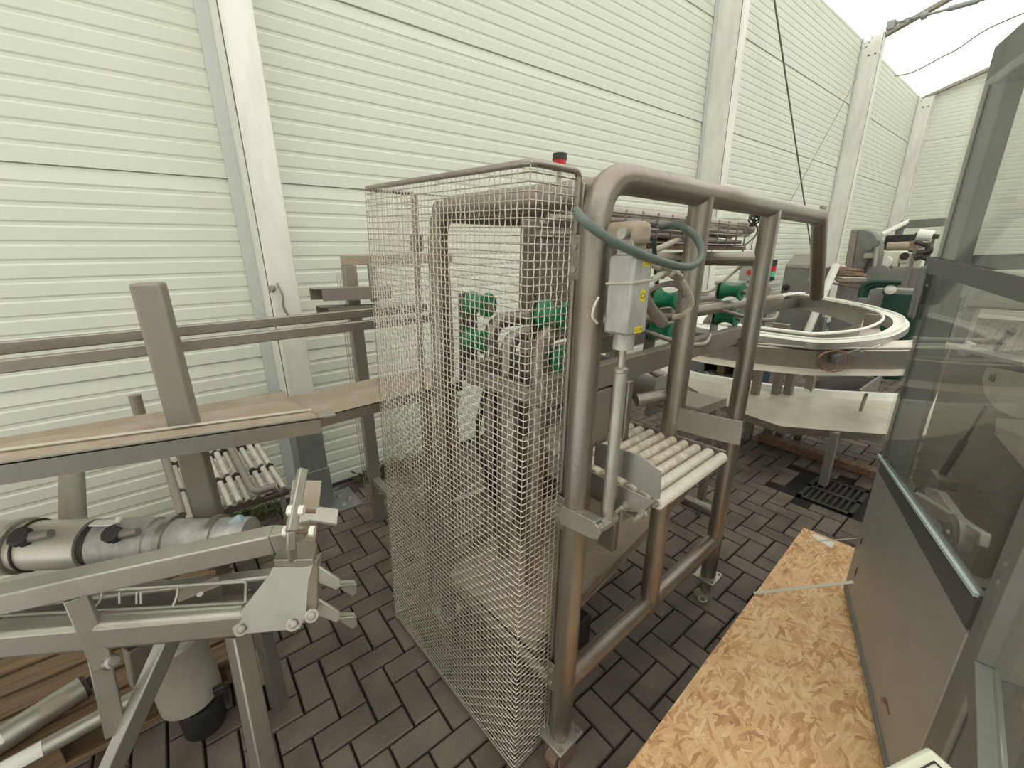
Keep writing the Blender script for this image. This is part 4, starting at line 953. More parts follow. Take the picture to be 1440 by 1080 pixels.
sl = MB(CM); sl.prism([(a_, -.0052, z) for a_, z in ((.66, .262), (.672, .262), (.695, .282), (.735, .287), (.745, .296), (.70, .305), (.685, .298), (.665, .276))], (0, .001, 0)); sl.build('slot', 'rust', lp)
sl = MB(CM); sl.prism([(.062, -.0052, .445), (.07, -.0052, .43), (.082, -.0052, .45), (.075, -.0052, .47)], (0, .001, 0)); sl.build('slot', 'black', lp)
sl = MB(CM); sl.prism([(.10, -.0052, .32), (.115, -.0052, .30), (.125, -.0052, .335), (.12, -.0052, .36)], (0, .001, 0)); sl.build('slot', 'black', lp)
cbox('lower_panel', (.02, CB - .01, .20), (.93, CB, .79), 'grey')
cbox('end_panel', (1.0, .012, .16), (1.008, CB - .012, .755), 'gasket')  # dark sheet over the near end, with its shade put into the colour
cbox('floor_panel', (.02, .02, .20), (.98, CB - .02, .215), 'gasket')
g = MB(CM); g.prism([(.05, -.008, .77), (.93, -.008, .80), (.93, -.008, .893), (.05, -.008, .835)], (0, .016, 0)); g.build('gasket_band', 'gasket', cbt)
g = MB(CM); g.prism([(.02, -.014, .828), (.93, -.014, .895), (.93, -.014, 2.10), (.02, -.014, 2.10)], (0, .006, 0)); gl = g.build('glass_pane', 'glass', cbt); gl['label'] = 'large front pane of dusty glass'
MT['glassedge'] = surf('pale green glass edge', (.50, .62, .58), .2)
g = MB(CM); g.prism([(.02, -.016, .820), (.93, -.016, .887), (.93, -.016, .896), (.02, -.016, .829)], (0, .009, 0)); g.build('glass_edge', 'glassedge', gl)
g = MB(CM); g.box((.02, .02, .30), (.026, CB - .06, 2.09)); g.build('glass_pane', 'glass', cbt)
g = MB(CM); g.box((.06, CB - .03, .79), (.93, CB - .024, 2.09)); g.build('glass_pane', 'glass', cbt)
cbox('seal_strip', (.078, -.010, .84), (.088, .0, 2.08), 'gasket', None, .001)
m = MB(CM)
for z in (1.0, .955): m.lathe((.965, -.0, z), (0, -1, 0), [(0, .009), (.004, .009), (.007, .004)], 12)
split(m, 'screw', 'alu', cbt)
# lashing strap round the cabinet
m = MB(CM)
for (p, q) in (((-.01, -.020, 1.560), (1.01, -.020, 1.515)), ((-.012, -.02, 1.56), (-.012, CB + .01, 1.60)), ((-.01, CB + .012, 1.60), (1.01, CB + .012, 1.63)), ((1.012, CB, 1.63), (1.012, -.01, 1.515))):
    m.beam(p, q, .004, .05)
tag(m.build('lashing_strap', 'strap'), 'dark webbing strap tied around the glazed cabinet at mid height', 'strap')
# latch plate and bent handles at the far edge
hb = cbox('latch_plate', (-.03, -.03, 1.37), (.03, -.012, 1.555), 'frame', None, .01)
m = MB(CM); m.tube(spline([(-.02, .0, 1.44), (-.06, .02, 1.42), (-.12, .06, 1.43), (-.15, .09, 1.46)]), [.022] * 25, 12); m.build('latch_handle', 'frame', hb)
m = MB(CM); m.tube(spline([(-.02, .0, 1.51), (-.06, .02, 1.50), (-.11, .06, 1.51), (-.15, .09, 1.47)]), .014, 12); m.tube(spline([(-.02, .0, 1.47), (-.07, .03, 1.47), (-.11, .05, 1.49), (-.14, .08, 1.47)]), .012, 12); m.build('latch_handle', 'frame', hb)
m = MB(CM); m.tube([(-.15, .09, 1.47), (-.15, .09, 1.30), (-.02, .03, 1.22)], .017, 12); m.build('latch_tube', 'frame', hb)
# works inside the cabinet
b0 = .42
pts = [CP(x, y, b0) for x, y in ((1338, 488), (1392, 505), (1475, 520))]
xs = pts[0]
m = MB(CM); m.prism([(pts[0].x, b0, pts[0].z), (pts[2].x, b0, pts[2].z), (pts[2].x, b0, .30), (pts[0].x + .02, b0, .30)], (0, .35, 0)); ib = m.build('machine_block', 'dusty', cbt, bevel=.004)
m = MB(CM); m.beam((pts[0].x - .01, b0 - .02, pts[0].z + .012), (pts[2].x, b0 - .02, pts[2].z + .012), .10, .018); m.build('top_bar', 'plate', ib, bevel=.003)
m = MB(CM); q0 = CP(1330, 480, b0); m.beam(q0, (q0.x + .02, b0, .22), .03, .03, up=(0, 1, 0)); m.build('inner_post', 'alu', cbt, bevel=.003)
def disc_plate(name, pxs, b, t, mt, par): return MB(CM).prism([CP(x, y, b) for x, y in pxs], (0, t, 0)).build(name, mt, par, .002)
cg = disc_plate('cam_plate', ((1388, 515), (1440, 525), (1480, 540), (1470, 590), (1428, 588), (1400, 575), (1385, 555), (1380, 533)), b0 - .05, .015, 'motor', ib)
cg2 = disc_plate('cam_plate', ((1400, 588), (1440, 590), (1480, 600), (1480, 670), (1440, 660), (1415, 630), (1398, 610)), b0 - .07, .012, 'motor', ib)
for x, y, pr_ in ((1396, 531, cg), (1413, 616, cg2)):
    c = CP(x, y, b0 - .052); m = MB(CM); m.lathe(c, (0, -1, 0), [(-.01, .018), (.004, .018), (.004, .010), (.010, .010)], 20); m.build('hub', 'dusty', pr_)
c0 = CP(1388, 570, b0 - .09); c1 = CP(1322, 672, b0 - .09)
m = MB(CM); cm_ = c0 + (c1 - c0) * .45; m.cyl(c0, cm_, .006); m.cyl(cm_, c1, .014, 16); m.build('gas_spring', 'rubber', ib)
m = MB(CM); c = CP(1322, 670, b0 - .09); m.box((c.x - .03, c.y - .03, c.z - .03), (c.x + .08, c.y + .04, c.z + .02)); m.build('spring_mount', 'dusty', ib, bevel=.006)
m = MB(CM); m.tube(spline([CP(1400, 492, b0 - .02), CP(1412, 476, b0 - .03), CP(1420, 470, b0 - .03)]), .008, 8); m.cyl(CP(1417, 473, b0 - .03), CP(1424, 464, b0 - .03), .014, 12); m.build('sensor_plug', 'black', ib)
m = MB(CM); m.prism([CP(x, y, b0 - .04) for x, y in ((1345, 496), (1358, 480), (1366, 484), (1355, 500))], (0, .02, 0)); m.build('white_bracket', 'white', ib)
c = CP(1343, 752, .22); m = MB(CM); m.lathe(c, (0, -1, 0), [(-.03, .060), (-.01, .072), (.012, .072), (.014, .050), (.018, .045), (.018, .012), (.026, .010)], 32); wh = m.build('pulley', 'motor', ib)
m = MB(CM); m.beam(CP(1290, 700, .24), CP(1385, 760, .24), .03, .05); m.build('pulley_arm', 'motor', ib, bevel=.006)
m = MB(CM); m.prism([CP(x, y, .26) for x, y in ((1300, 685), (1318, 690), (1345, 728), (1325, 725), (1300, 706))], (0, .03, 0)); m.build('lever', 'motor', ib, bevel=.003)
m = MB(CM); m.tube([CP(1278, 640, .7), CP(1312, 560, .7), CP(1350, 440, .7)], .012, 8); m.build('inner_rod', 'alu', cbt)
cbox('inner_shelf', (.08, .50, 1.02), (.92, CB - .05, 1.05), 'dusty')
cbox('inner_shelf', (.08, CB - .14, 1.42), (.92, CB - .09, 1.50), 'grey')
cbox('inner_beam', (.50, CB - .12, 1.50), (.58, CB - .06, 2.08), 'grey')
m = MB(CM); m.prism([CP(x, y, .55) for x, y in ((1352, 432), (1362, 412), (1394, 398), (1475, 398), (1475, 440))], (0, .25, 0)); m.build('motor_cover', 'grey', cbt, bevel=.01)
# opened glazed door at the near end
h0 = PZ(1388, 945, .762); dd = (PZ(1396, 1082, .762) - h0).normalized(); dn2 = V((-dd.y, dd.x, 0))
def dq(s, z): return h0 + dd * s + V((0, 0, z))
m = MB(); m.prism([dq(0, 0), dq(.33, 0), dq(.33, .05), dq(0, .05)], dn2 * -.03); dr = m.build('open_door', 'frame', cbt, bevel=.002)
m = MB(); m.prism([dq(0, .05), dq(.05, .05), dq(.05, 1.30), dq(0, 1.30)], dn2 * -.03); m.build('door_stile', 'frame', dr, bevel=.002)
m = MB(); m.prism([dq(0.05, .05), dq(.32, .05), dq(.32, 1.28), dq(.05, 1.28)], dn2 * -.006); m.build('door_pane', 'glass', dr)
m = MB(); m.beam(dq(0.0, .03) + dn2 * .006, dq(.33, .03) + dn2 * .006, .006, .012); m.build('door_seal', 'alu', dr)

# strapping bands over the board
A = PZ(1060, 834, .153); B = CM @ V((.17, -.018, .315))
m = MB(); m.beam(A, B, .016, .0015); tag(m.build('strapping_band', 'band'), 'pale strapping band running from board edge to slot in the grey cabinet panel', 'strap')
A = PZ(1118, 764, .153); B = CM @ V((-.10, .02, .36))
m = MB(); m.beam(A, B, .014, .0015); tag(m.build('strapping_band', 'band'), 'thin pale strapping band at the far end of the strand board', 'strap')

# cream housing in the lower right corner
zc = .82
c = PZ(1305, 1046, zc); l_ = (PZ(1225, 1087, zc) - c).normalized(); r2 = V((-l_.y, l_.x, 0))
if (PZ(1365, 1082, zc) - c).dot(r2) < 0: r2 = -r2
hs = thing('cream_housing', c + (l_ + r2) * .12 + V((0, 0, .151 - zc)), 'cream plastic housing corner at the bottom edge in front of the grey cabinet', 'housing')
q = c + l_ * .26; s = c + r2 * .085; e = q + r2 * .085
m = MB(); m.prism([c, q, e, s], (0, 0, .152 - zc)); hb2 = m.build('housing_body', 'cream', hs, bevel=.008)
i = lambda a, b: c + l_ * a + r2 * b + V((0, 0, .0015))
m = MB(); m.prism([i(.022, .02), i(.24, .02), i(.24, .0225), i(.022, .0225)], (0, 0, .001)); m.prism([i(.022, .02), i(.0245, .02), i(.0245, .08), i(.022, .08)], (0, 0, .001)); m.prism([i(.0, .045), i(.022, .045), i(.022, .0475), i(.0, .0475)], (0, 0, .001))
split(m, 'seam', 'ink', hb2)

# ================================================================== DRAIN AND TIMBER ON THE FLOOR
dg = thing('drain_grate', (3.31, .61, 0), 'rusty iron drain grate set in the paving beside the table leg', 'grate')
m = MB()
for lo, hi in (((DR[0], DR[1], -.02), (DR[2], DR[1] + .025, .002)), ((DR[0], DR[3] - .025, -.02), (DR[2], DR[3], .002)), ((DR[0], DR[1], -.02), (DR[0] + .025, DR[3], .002)), ((DR[2] - .025, DR[1], -.02), (DR[2], DR[3], .002)), ((DR[0] + .19, DR[1], -.02), (DR[0] + .22, DR[3], .002))): m.box(lo, hi)
fr = m.build('grate_frame', 'rubber', dg)
m = MB()
for k in range(7): m.box((DR[0], DR[1] + .045 + k * .035, -.02), (DR[2], DR[1] + .058 + k * .035, .0))
split(m, 'grate_bar', 'rubber', dg)
m = MB(); m.box((DR[0], DR[1], -.03), (DR[2], DR[3], -.024)); m.build('drain_pit', 'ink', dg)
A = PZ(1066, 612, .06); B = PZ(1240, 668, .06); B = A + (B - A) * 1.15
m = MB(); m.beam(A + V((.06, 0, -.03)), B + V((.06, 0, -.03)), .09, .06)
tag(m.build('timber_beam', 'beamwood', None, .004), 'long reddish squared timber lying on the paving under the polygonal table', 'timber')

# ================================================================== BACKGROUND: rotary table with its ring conveyor
rt = thing('rotary_table', (4.6, 1.5, 0), 'large rotary accumulating table with a white ring track behind the pipe machine', 'table')
zt = .42
out_px = [(1000, 562), (1042, 581), (1098, 600), (1170, 606), (1237, 611), (1320, 614)]
in_px = [(930, 520), (985, 535), (1100, 553), (1170, 560), (1245, 564), (1330, 566)]
outp = [PZ(x, y, zt) for x, y in out_px]; inp = [PZ(x, y, zt) for x, y in in_px]
m = MB(); n = len(outp)
m.v = outp + inp; m.f = [(i, i + 1, n + i + 1, n + i) for i in range(n - 1)]
tp = m.build('tray_top', 'tray', rt, smooth=10)
m = MB()
for i in range(n - 1): m.add([outp[i] + V((0, 0, .004)), outp[i + 1] + V((0, 0, .004)), outp[i + 1] + V((0, 0, -.05)), outp[i] + V((0, 0, -.05))], [(0, 1, 2, 3)])
m.build('tray_edge', 'steel', tp, smooth=10)
m = MB()
for i in range(n - 1): m.add([inp[i] + V((0, 0, .0)), inp[i + 1] + V((0, 0, .0)), inp[i + 1] + V((.02, .01, .05)), inp[i] + V((.02, .01, .05)), inp[i + 1] + V((.07, .03, .05)), inp[i] + V((.07, .03, .05))], [(0, 1, 2, 3), (3, 2, 4, 5)])
m.build('tray_lip', 'white', tp, smooth=10)
lg = PZ(1157, 682, 0)
for (x, y) in ((lg.x, lg.y), (outp[1].x + .25, outp[1].y + .1), (lg.x + .9, lg.y - .3)):
    m = MB(); m.box((x - .03, y - .025, .003), (x + .03, y + .025, zt - .004)); m.build('table_leg', 'dusty', rt, bevel=.004)
m = MB(); m.tube([PZ(1210, 577, zt + .02), PXp(1218, 555, 3.72)], .012, 10); m.build('tray_rod', 'steel', tp)
# ring track
zr = 1.02
lp_px = [(985, 461), (1020, 466), (1060, 471), (1105, 477), (1150, 482), (1200, 481), (1245, 475), (1268, 467), (1279, 457), (1272, 447), (1250, 439), (1220, 431), (1175, 422), (1130, 415)]
ring = [PZ(x, y, zr) for x, y in lp_px] + [V((6.55, 2.2, zr)), V((5.6, 2.28, zr)), V((4.4, 2.2, zr)), V((3.5, 1.9, zr))]
def closed_spline(p, n=6):
    N = len(p); o_ = []
    for i in range(N):
        a, b, c, d = p[i - 1], p[i], p[(i + 1) % N], p[(i + 2) % N]
        for j in range(n):
            t = j / n; o_.append(.5 * ((2 * b) + (c - a) * t + (2 * a - 5 * b + 4 * c - d) * t * t + (3 * b - a - 3 * c + d) * t ** 3))
    return o_
RG = closed_spline(ring)
cen = sum(RG, V((0, 0, 0))) / len(RG)
def off(pts, dist, dz=0):
    o_ = []
    N = len(pts)
    for i in range(N):
        t = (pts[(i + 1) % N] - pts[i - 1]).normalized(); nn = V((-t.y, t.x, 0))
        if nn.dot(cen - pts[i]) < 0: nn = -nn
        o_.append(pts[i] + nn * dist + V((0, 0, dz)))
    return o_
def band(a, b, name, mt, par):
    m = MB(); N = len(a); m.v = list(a) + list(b); m.f = [(i, (i + 1) % N, N + (i + 1) % N, N + i) for i in range(N)]
    return m.build(name, mt, par, smooth=30)
rk_ = band(off(RG, 0), off(RG, .10), 'ring_track', 'white', rt)
band(off(RG, .0, .0), off(RG, -.004, -.045), 'ring_rim', 'plate', rk_)
band(off(RG, .10, .0), off(RG, .10, -.10), 'ring_inner_wall', 'plate', rk_)
band(off(RG, .16, -.10), off(RG, .30, -.12), 'ring_inner_deck', 'tray', rk_)
band(off(RG, .30, .01), off(RG, .30, -.12), 'ring_inner_wall', 'plate', rk_)
m = MB(); m.tube(off(RG, .17, .03), .011, 8, closed=True); m.build('guide_rod', 'white', rk_)
m = MB(); m.tube(off(RG, .03, .02), .008, 8, closed=True); m.build('guide_rod', 'white', rk_)
# outer machine body with straight front under the ring
fx = [(960, 472), (1000, 480), (1060, 487), (1150, 494), (1265, 494), (1330, 492)]
f0 = [PZ(x, y, .955) for x, y in fx]
f0[0] += V((-.02, 0, 0))
m = MB(); n = len(f0); m.v = f0 + [p + V((0, 0, -.125)) for p in f0]; m.f = [(i, i + 1, n + i + 1, n + i) for i in range(n - 1)]; fa = m.build('fascia', 'steel', rt, smooth=10)
m = MB(); m.v = f0 + [p + V((.25, .06, .03)) for p in f0]; m.f = [(i, i + 1, n + i + 1, n + i) for i in range(n - 1)]; m.build('fascia_top', 'tray', fa, smooth=10)
m = MB(); m.v = [p + V((0, 0, -.125)) for p in f0] + [p + V((-.09, -.02, -.15)) for p in f0]; m.f = [(i, i + 1, n + i + 1, n + i) for i in range(n - 1)]; m.build('fascia_ledge', 'tray', fa, smooth=10)
m = MB(); m.tube([p + V((-.03, -.01, .025)) for p in f0], .009, 8); m.build('fascia_rod', 'plate', fa)
for x in (1008, 1042, 1062, 1095):
    p = PZ(x, 530, .72); m = MB(); m.box((p.x - .03 + .75, p.y - .03, 0), (p.x + .03 + .75, p.y + .03, .84)); m.build('table_leg', 'dusty', rt, bevel=.004)
# sensor box with a coil of copper coloured cable
c = PZ(1193, 500, .925); xa = (f0[4] - f0[3]).normalized(); 
m = MB(); m.beam(c - xa * .09 + V((-.04, 0, -.02)), c + xa * .07 + V((-.04, 0, .03)), .05, .06); sb = m.build('sensor_box', 'frame', rt, bevel=.005)
m = MB(); m.tube([c + xa * .05 + V((-.04, 0, .02)), c + xa * .20 + V((-.05, 0, .08))], .005, 8); m.build('sensor_rod', 'white', sb)
for k in range(3):
    m = MB(); cc = PZ(1172 + 4 * k, 503 + k, .92) + V((-.06 - .012 * k, 0, 0)); m.tube([cc + xa * (.085 + .012 * k) * math.cos(q * .4) + V((0, 0, (.055 + .008 * k) * math.sin(q * .4))) for q in range(16)], .0032, 6, closed=True); m.build('cable_coil', 'copper', sb)
m = MB(); a_ = PZ(1095, 420, 1.03); m.box((a_.x - .02, a_.y - .02, .9), (a_.x + .02, a_.y + .02, 1.06)); m.build('guide_post', 'steel', rk_)
for px_ in (1098, 1228):
    p = PZ(px_, 462 if px_ < 1200 else 448, 1.0); m = MB(); m.box((p.x - .02, p.y - .06, .9), (p.x + .02, p.y + .06, 1.04)); m.build('guide_bracket', 'steel', rk_, bevel=.003)

# chain slat conveyor behind the second leg
sc2 = thing('slat_conveyor', PD(960, 560, 2.4) * 1.0, 'low slat conveyor with a dark drum roller behind the pipe machine legs', 'conveyor')
sc2.location.z = 0
da = PD(838, 528, 2.45); db = PD(914, 548, 2.45); ax = (db - da).normalized(); rr_ = .078
db = da + ax * (db - da).length
m = MB(); m.lathe(da - ax * .15, ax, [(0, rr_), ((db - da).length + .15, rr_)], 32); m.build('drum', 'belt', sc2)
m = MB(); m.prism([PD(918, 533, 2.40), PD(942, 526, 2.55), PD(942, 572, 2.55), PD(912, 586, 2.40), PD(905, 584, 2.40)], ax * .006); ep2 = m.build('drum_side_plate', 'dusty', sc2)
m = MB(); p = PD(917, 556, 2.42); m.cyl(p, p + ax * .09, .010, 12); m.build('drum_axle', 'alu', ep2)
p = PD(856, 575, 2.5); m = MB(); m.box((p.x - .05, p.y - .03, 0), (p.x + .05, p.y + .03, .84)); m.build('leg', 'belt', sc2, bevel=.003)
q0, q1, q2, q3 = PD(962, 548, 2.45), PD(1021, 561, 2.55), PD(983, 574, 2.2), PD(925, 560, 2.1)
for k in range(12):
    t0 = k / 12; t1 = (k + .8) / 12
    m = MB(); m.prism([q0 + (q3 - q0) * t0, q1 + (q2 - q1) * t0, q1 + (q2 - q1) * t1, q0 + (q3 - q0) * t1], (0, 0, -.015)); m.build('slat', 'dusty', sc2)
m = MB(); m.prism([q1 + V((0, 0, .005)), q2 + V((0, 0, .005)), q2 + V((.0, 0, -.05)), q1 + V((0, 0, -.045))], (.004, -.004, 0)); m.build('side_plate', 'dusty', sc2)
m = MB(); m.cyl(q3 + V((-.01, 0, -.02)), q2 + V((0, 0, -.02)), .022, 16); m.build('nose_roller', 'belt', sc2)
p = q1 + (q2 - q1) * .3; m = MB(); m.box((p.x - .02, p.y - .0, 0), (p.x + .02, p.y + .04, p.z - .04)); m.build('leg', 'dusty', sc2)
m = MB(); m.tube([PD(893, 508, 2.6), PD(930, 530, 2.5)], .022, 14); m.build('diagonal_tube', 'dusty', sc2)

# crates and boxes below the table
def crate(x, y0_, y1_, z0_, z1_, dpt, nm, mt, label, cat):
    m = MB(); m.box((x, y0_, z0_), (x + dpt, y1_, z1_)); return tag(m.build(nm, mt, None, .004), label, cat)
pc = thing('wooden_crate', (5.8, 2.2, 0), 'pale wooden crate on a pallet seen between the machine legs', 'crate')
a_ = PXp(990, 505, 5.6); b_ = PXp(1036, 545, 5.6)
m = MB(); m.box((5.6, b_.y - .1, .13), (6.3, a_.y + .12, a_.z + .0)); m.build('crate_body', 'pine', pc, .004)
for k in range(3):
    y = b_.y - .1 + k * (a_.y - b_.y + .22 - .1) / 2; m = MB(); m.box((5.62, y, 0), (6.28, y + .1, .128)); m.build('pallet_block', 'wood', pc, .003)
a_ = PXp(1050, 510, 5.2); b_ = PXp(1066, 545, 5.2)
bcr = thing('plastic_crate', (5.3, (a_.y + b_.y) / 2, 0), 'dark blue ribbed plastic crate standing under the rotary table', 'crate')
m = MB(); m.box((5.2, b_.y, 0), (5.5, a_.y, a_.z - .01)); cr_ = m.build('crate_body', 'bluecrate', bcr, .006)
m = MB()
for k in range(5): m.box((5.19, b_.y + .01, .04 + k * .07), (5.2, a_.y - .01, .055 + k * .07))
split(m, 'rib', 'bluecrate', cr_)
m = MB(); m.box((5.19, b_.y, a_.z - .012), (5.5, a_.y, a_.z + .012)); m.build('crate_rim', 'yellow', cr_)
gb = thing('open_steel_box', (4.9, 1.0, 0), 'open grey steel box lying under the rotary table near the glazed cabinet', 'box')
a_ = PXp(1118, 556, 4.9); b_ = PXp(1215, 556, 4.9)
for lo, hi in (((4.75, b_.y, .0), (5.5, a_.y, .02)), ((4.75, b_.y, .02), (5.5, b_.y + .02, .38)), ((4.75, a_.y - .02, .02), (5.5, a_.y, .20)), ((5.48, b_.y, .02), (5.5, a_.y, .34))):
    m = MB(); m.box(lo, hi); m.build('box_panel', 'plate', gb)
m = MB(); m.box((4.95, b_.y + .1, .02), (5.3, a_.y - .15, .2)); m.build('dark_lining', 'black', gb)

# machines at the back, each standing on the floor
def onface(X, pts): return [PXp(x, y, X) for x, y in pts]
hc = thing('hooded_cabinet', (7.4, 2.3, 0), 'grey steel cabinet with a sloping hood beyond the ring track', 'cabinet')
f = onface(7.3, ((1104, 376), (1148, 378), (1148, 410), (1097, 410)))
m = MB(); m.prism([f[0], f[1], V((7.3, f[2].y, 0)), V((7.3, f[3].y, 0))], (.6, 0, 0)); hcb = m.build('cabinet_body', 'frame', hc, bevel=.01)
h_ = onface(7.3, ((1106, 372), (1146, 372))); m = MB(); m.prism([h_[0], h_[1], h_[1] + V((.25, 0, .14)), h_[0] + V((.25, 0, .14))], (.02, 0, 0)); m.prism([h_[0], h_[1], f[1], f[0]], (-.01, 0, 0)); m.build('hood', 'plate', hcb)
m = MB(); p = PXp(1139, 393, 7.29); m.cyl(p, p + V((-.03, 0, 0)), .02); m.build('door_knob', 'alu', hcb)
p = PXp(1105, 404, 7.26); m = MB(); m.lathe(p + V((0, 0, -.04)), (0, 0, 1), [(0, .03), (.02, .05), (.06, .05), (.08, .02)], 8); m.build('black_knob', 'black', hcb)
cp_ = thing('control_box', (4.9, 1.9, 0), 'grey control box with a red stop button between the legs of the pipe machine', 'control box')
a_ = PXp(1041, 372, 4.8); b_ = PXp(1066, 396, 4.8)
m = MB(); m.box((4.8, b_.y, b_.z), (4.95, a_.y, a_.z)); cbb = m.build('box_body', 'grey', cp_, .008)
m = MB(); m.box((4.85, (a_.y + b_.y) / 2 - .03, 0), (4.91, (a_.y + b_.y) / 2 + .03, b_.z)); m.build('box_stand', 'dusty', cp_, .004)
p = PXp(1055, 383, 4.79); m = MB(); m.lathe(p, (-1, 0, 0), [(-.01, .03), (.004, .03), (.006, .022), (.03, .026), (.036, .02)], 18); m.build('stop_button', 'red', cbb)
m = MB(); m.box((4.8, b_.y - .10, b_.z - .06), (5.1, a_.y + .25, b_.z - .02)); m.build('box_shelf', 'grey', cp_, .004)
sl_ = thing('signal_tower', (5.6, 1.7, 0), 'small signal tower with black, red and green segments beside the hooded cabinet', 'lamp')
for y0_, y1_, mt in ((365, 374, 'black'), (374, 382, 'redlens'), (382, 389, 'greenlens'), (389, 394, 'black')):
    a_ = PXp(1089 - (y0_ - 365) * .18, y0_, 5.6); b_ = PXp(1089 - (y1_ - 365) * .18, y1_, 5.6)
    m = MB(); m.cyl((5.6, a_.y, a_.z), (5.6, a_.y, b_.z), .035, 18); m.build('lamp_segment', mt, sl_)
m = MB(); m.cyl((5.6, a_.y, 0), (5.6, a_.y, b_.z), .015, 12); m.build('lamp_pole', 'steel', sl_)
# grey machine with an arched guard
am = thing('arched_machine', (8.1, 2.2, 0), 'grey machine with a rounded arched guard standing before the white wall', 'machine')
def arch(X, px): return [PXp(x, y, X) for x, y in px]
pr_ = arch(8.0, ((1197, 383), (1206, 323), (1215, 323), (1224, 325), (1232, 332), (1236, 342), (1236, 360), (1230, 390)))
m = MB(); m.prism(pr_, (.30, 0, 0)); gd2 = m.build('arched_guard', 'frame', am, bevel=.015)
m = MB(); m.prism(arch(7.98, ((1188, 372), (1197, 323), (1206, 323), (1197, 383))), (.35, 0, 0)); m.build('side_cover', 'dusty', am)
p = PXp(1224, 347, 7.98); m = MB(); m.cyl(p, p + V((-.05, 0, 0)), .045, 18); m.beam(p + V((-.03, 0, 0)), PXp(1238, 340, 7.93), .03, .06); m.build('crank', 'frame', gd2)
p = PXp(1222, 360, 7.98); m = MB(); m.box((7.93, p.y - .09, p.z - .03), (7.98, p.y + .05, p.z + .04)); m.build('door_catch', 'alu', gd2)
m = MB(); m.tube([PXp(1223, 365, 7.95), PXp(1213, 385, 7.95)], .018, 8); m.build('handle_rod', 'rubber', gd2)
m = MB(); m.tube([PXp(1233, 347, 7.9), PXp(1228, 385, 7.9)], .025, 10); m.build('vertical_tube', 'alu', gd2)
a_ = PXp(1183, 392, 8.0); b_ = PXp(1240, 420, 8.0)
m = MB(); m.box((7.9, b_.y, 0), (8.3, a_.y, a_.z)); m.build('machine_base', 'grey', am, .01)
p = PXp(1236, 386, 7.85); m = MB(); m.cyl(p, p + V((-.05, 0, 0)), .13, 22); m.build('round_cover', 'frame', am)
random.seed(12)
m = MB()
for k in range(9):
    y0_ = 374 + k * 3.0; m.tube([PXp(1170 + random.uniform(-4, 6), y0_, 7.7), PXp(1215 + random.uniform(-15, 8), y0_ + random.uniform(1, 10), 7.75)], random.uniform(.012, .03), 8)
m.build('pipework', 'rust', am)
m = MB(); A = PXp(1164, 400, 7.2); B = PXp(1176, 372, 7.3); A = B + (A - B) * ((B.z) / (B.z - A.z)); m.tube([A, B], .05, 12); tag(m.build('leaning_post', 'white'), 'white round post leaning beside the hanging end of the top rail', 'post')
# cream printer and black hopper on a bench
pb = thing('printer_bench', (8.6, 1.4, 0), 'grey bench carrying a cream printer right of the arched machine', 'bench')
a_ = PXp(1240, 376, 8.4); b_ = PXp(1302, 378, 8.4)
m = MB(); m.box((8.38, b_.y - .6, .0), (9.1, a_.y, a_.z)); m.build('bench_body', 'grey', pb, .01)
cpn = thing('cream_printer', (8.6, 1.5, a_.z), 'boxy cream printer with a dial on the grey bench', 'printer')
c0_ = PXp(1242, 353, 8.4); c1_ = PXp(1262, 375, 8.4); c2_ = PXp(1294, 375, 8.4)
m = MB(); m.box((8.4, c1_.y, a_.z), (8.9, c0_.y, c0_.z)); pbo = m.build('printer_body', 'cream', cpn, .02)
m = MB(); m.box((8.42, c2_.y, a_.z), (8.85, c1_.y - .01, c0_.z - .03)); p2 = m.build('printer_front', 'cream', cpn, .015)
m = MB(); p = PXp(1272, 360, 8.4); m.cyl(p + V((.03, 0, 0)), p + V((-.02, 0, 0)), .05, 18); m.build('dial', 'rubber', p2)
m = MB(); m.box((8.405, PXp(1280, 370, 8.4).y, PXp(1280, 370, 8.4).z), (8.42, PXp(1267, 358, 8.4).y, PXp(1267, 356, 8.4).z)); m.build('printer_panel', 'tray', p2)
p = PXp(1243, 369, 8.3); m = MB(); m.cyl(p + V((.09, 0, 0)), p + V((-.04, 0, 0)), .09, 18); m.build('paper_roll', 'white', cpn)
bh = thing('black_hopper', (9.2, 1.6, 0), 'black open hopper with brown rollers above the cream printer', 'hopper')
f = onface(9.2, ((1246, 331), (1288, 329), (1290, 350), (1240, 352)))
m = MB(); m.prism([f[0], f[1], f[2], f[3]], (.5, 0, 0)); m.build('hopper_body', 'black', bh, bevel=.01)
m = MB(); m.box((9.3, f[2].y + .05, 0), (9.65, f[3].y - .05, f[2].z)); m.build('hopper_stand', 'dusty', bh)
m = MB(); m.tube([PXp(1248, 347, 9.1), PXp(1280, 346, 9.1)], .07, 14); m.build('brown_roller', 'dust', bh)
m = MB(); m.prism(onface(9.05, ((1276, 342), (1286, 337), (1296, 343), (1292, 350), (1276, 352))), (.1, 0, 0)); m.build('brown_plate', 'rust', bh)
wr = thing('film_unwinder', (8.2, .9, 0), 'unwinder stand with a white film roll in front of the gable wall', 'stand')
a_ = PXp(1291, 330, 8.2); b_ = PXp(1312, 332, 8.2)
m = MB(); m.cyl(a_, b_, .075, 22); m.build('film_roll', 'white', wr)
m = MB(); m.cyl(a_ + (a_ - b_).normalized() * .03, b_ - (a_ - b_).normalized() * .06, .03, 12); m.build('roll_axle', 'rubber', wr)
for p in (a_, b_):
    m = MB(); m.box((8.25, p.y - .02, 0), (8.29, p.y + .02, p.z + .02)); m.build('stand_post', 'dusty', wr)
m = MB(); random.seed(3)
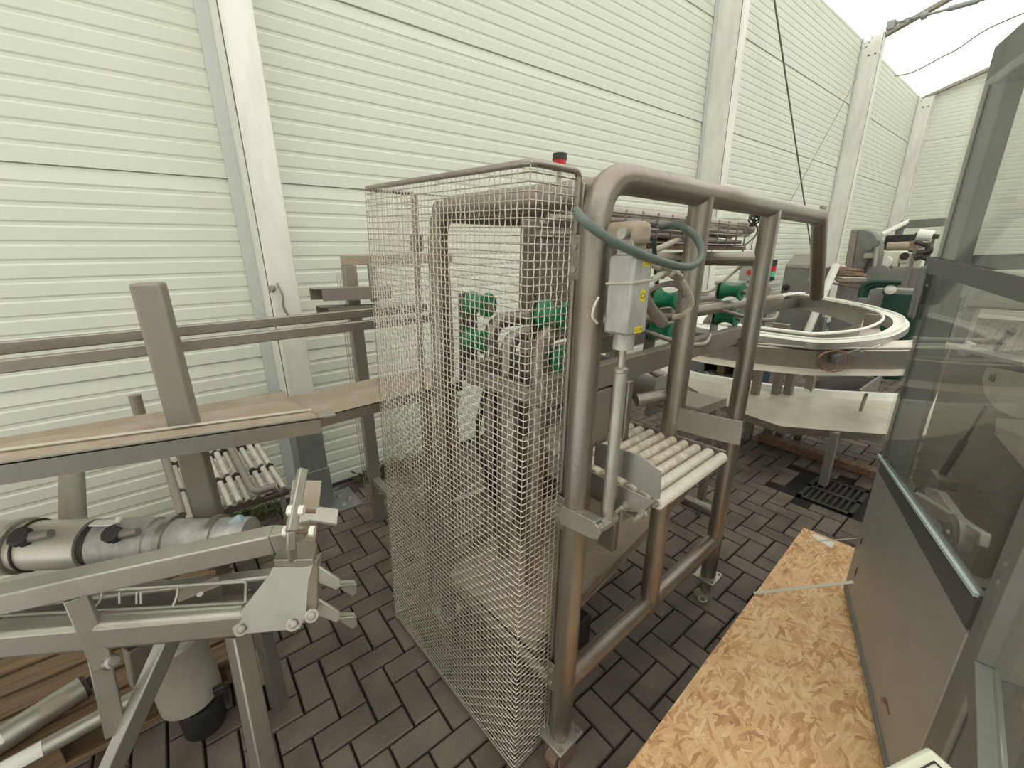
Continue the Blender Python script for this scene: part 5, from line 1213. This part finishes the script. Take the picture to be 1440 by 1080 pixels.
for k in range(7): 
    p = PXp(random.uniform(1285, 1312), random.uniform(340, 366), 8.1); q = PXp(random.uniform(1285, 1312), random.uniform(340, 366), 8.1); m.tube([p, q], random.uniform(.02, .05), 8)
m.build('unwinder_works', 'rubber', wr)
# steel portal in front of the gable wall
sp = thing('steel_portal', (12.6, 1.0, 0), 'grey steel portal frame before the far gable wall', 'frame')
a_ = PXp(1267, 316, 12.6); b_ = PXp(1332, 312, 12.6)
m = MB(); m.beam(a_, b_ + (b_ - a_) * .4, .12, .16); m.build('portal_beam', 'frame', sp, .01)
for p in (a_, b_ + (b_ - a_) * .3): 
    m = MB(); m.box((12.54, p.y - .06, 0), (12.66, p.y + .06, p.z)); m.build('portal_post', 'frame', sp, .01)
m = MB(); m.tube([PXp(1240, 330, 12.2), PXp(1278, 311, 12.6)], .05, 10); m.build('chute_tube', 'white', sp)
# dark green frame with hoop handles
gb2 = thing('green_frame', (6.9, 1.1, 0), 'dark green machine frame with hoop handles behind the ring track', 'frame')
for sx, X in ((0, 6.9), (6, 7.1)):
    pts = [PXp(1210 + sx, 418, X), PXp(1213 + sx, 402 + sx * .5, X), PXp(1226 + sx, 396 + sx * .8, X), PXp(1268 - sx, 397 + sx * .7, X)]
    m = MB(); m.tube(fillet(pts, .25, 6), .035, 12); m.build('hoop', 'dkgreen', gb2)
a_ = PXp(1243, 412, 7.0); b_ = PXp(1300, 424, 7.0)
m = MB(); m.box((7.0, b_.y - .3, 0), (7.5, a_.y, a_.z)); m.build('frame_body', 'dkgreen', gb2, .01)
a_ = PXp(1212, 404, 7.3); m = MB(); m.box((7.3, a_.y - .8, 0), (7.55, a_.y, a_.z)); m.build('rear_panel', 'grey', gb2, .01)
m = MB(); m.tube([PXp(1244, 414, 6.95), PXp(1249, 400, 6.95), PXp(1262, 399, 6.95)], .03, 10); m.build('hoop', 'dkgreen', gb2)
p = PXp(1253, 407, 6.95); m = MB(); m.lathe(p, (-1, 0, 0), [(0, .05), (.03, .06), (.05, .03)], 12); m.build('white_cap', 'white', gb2)
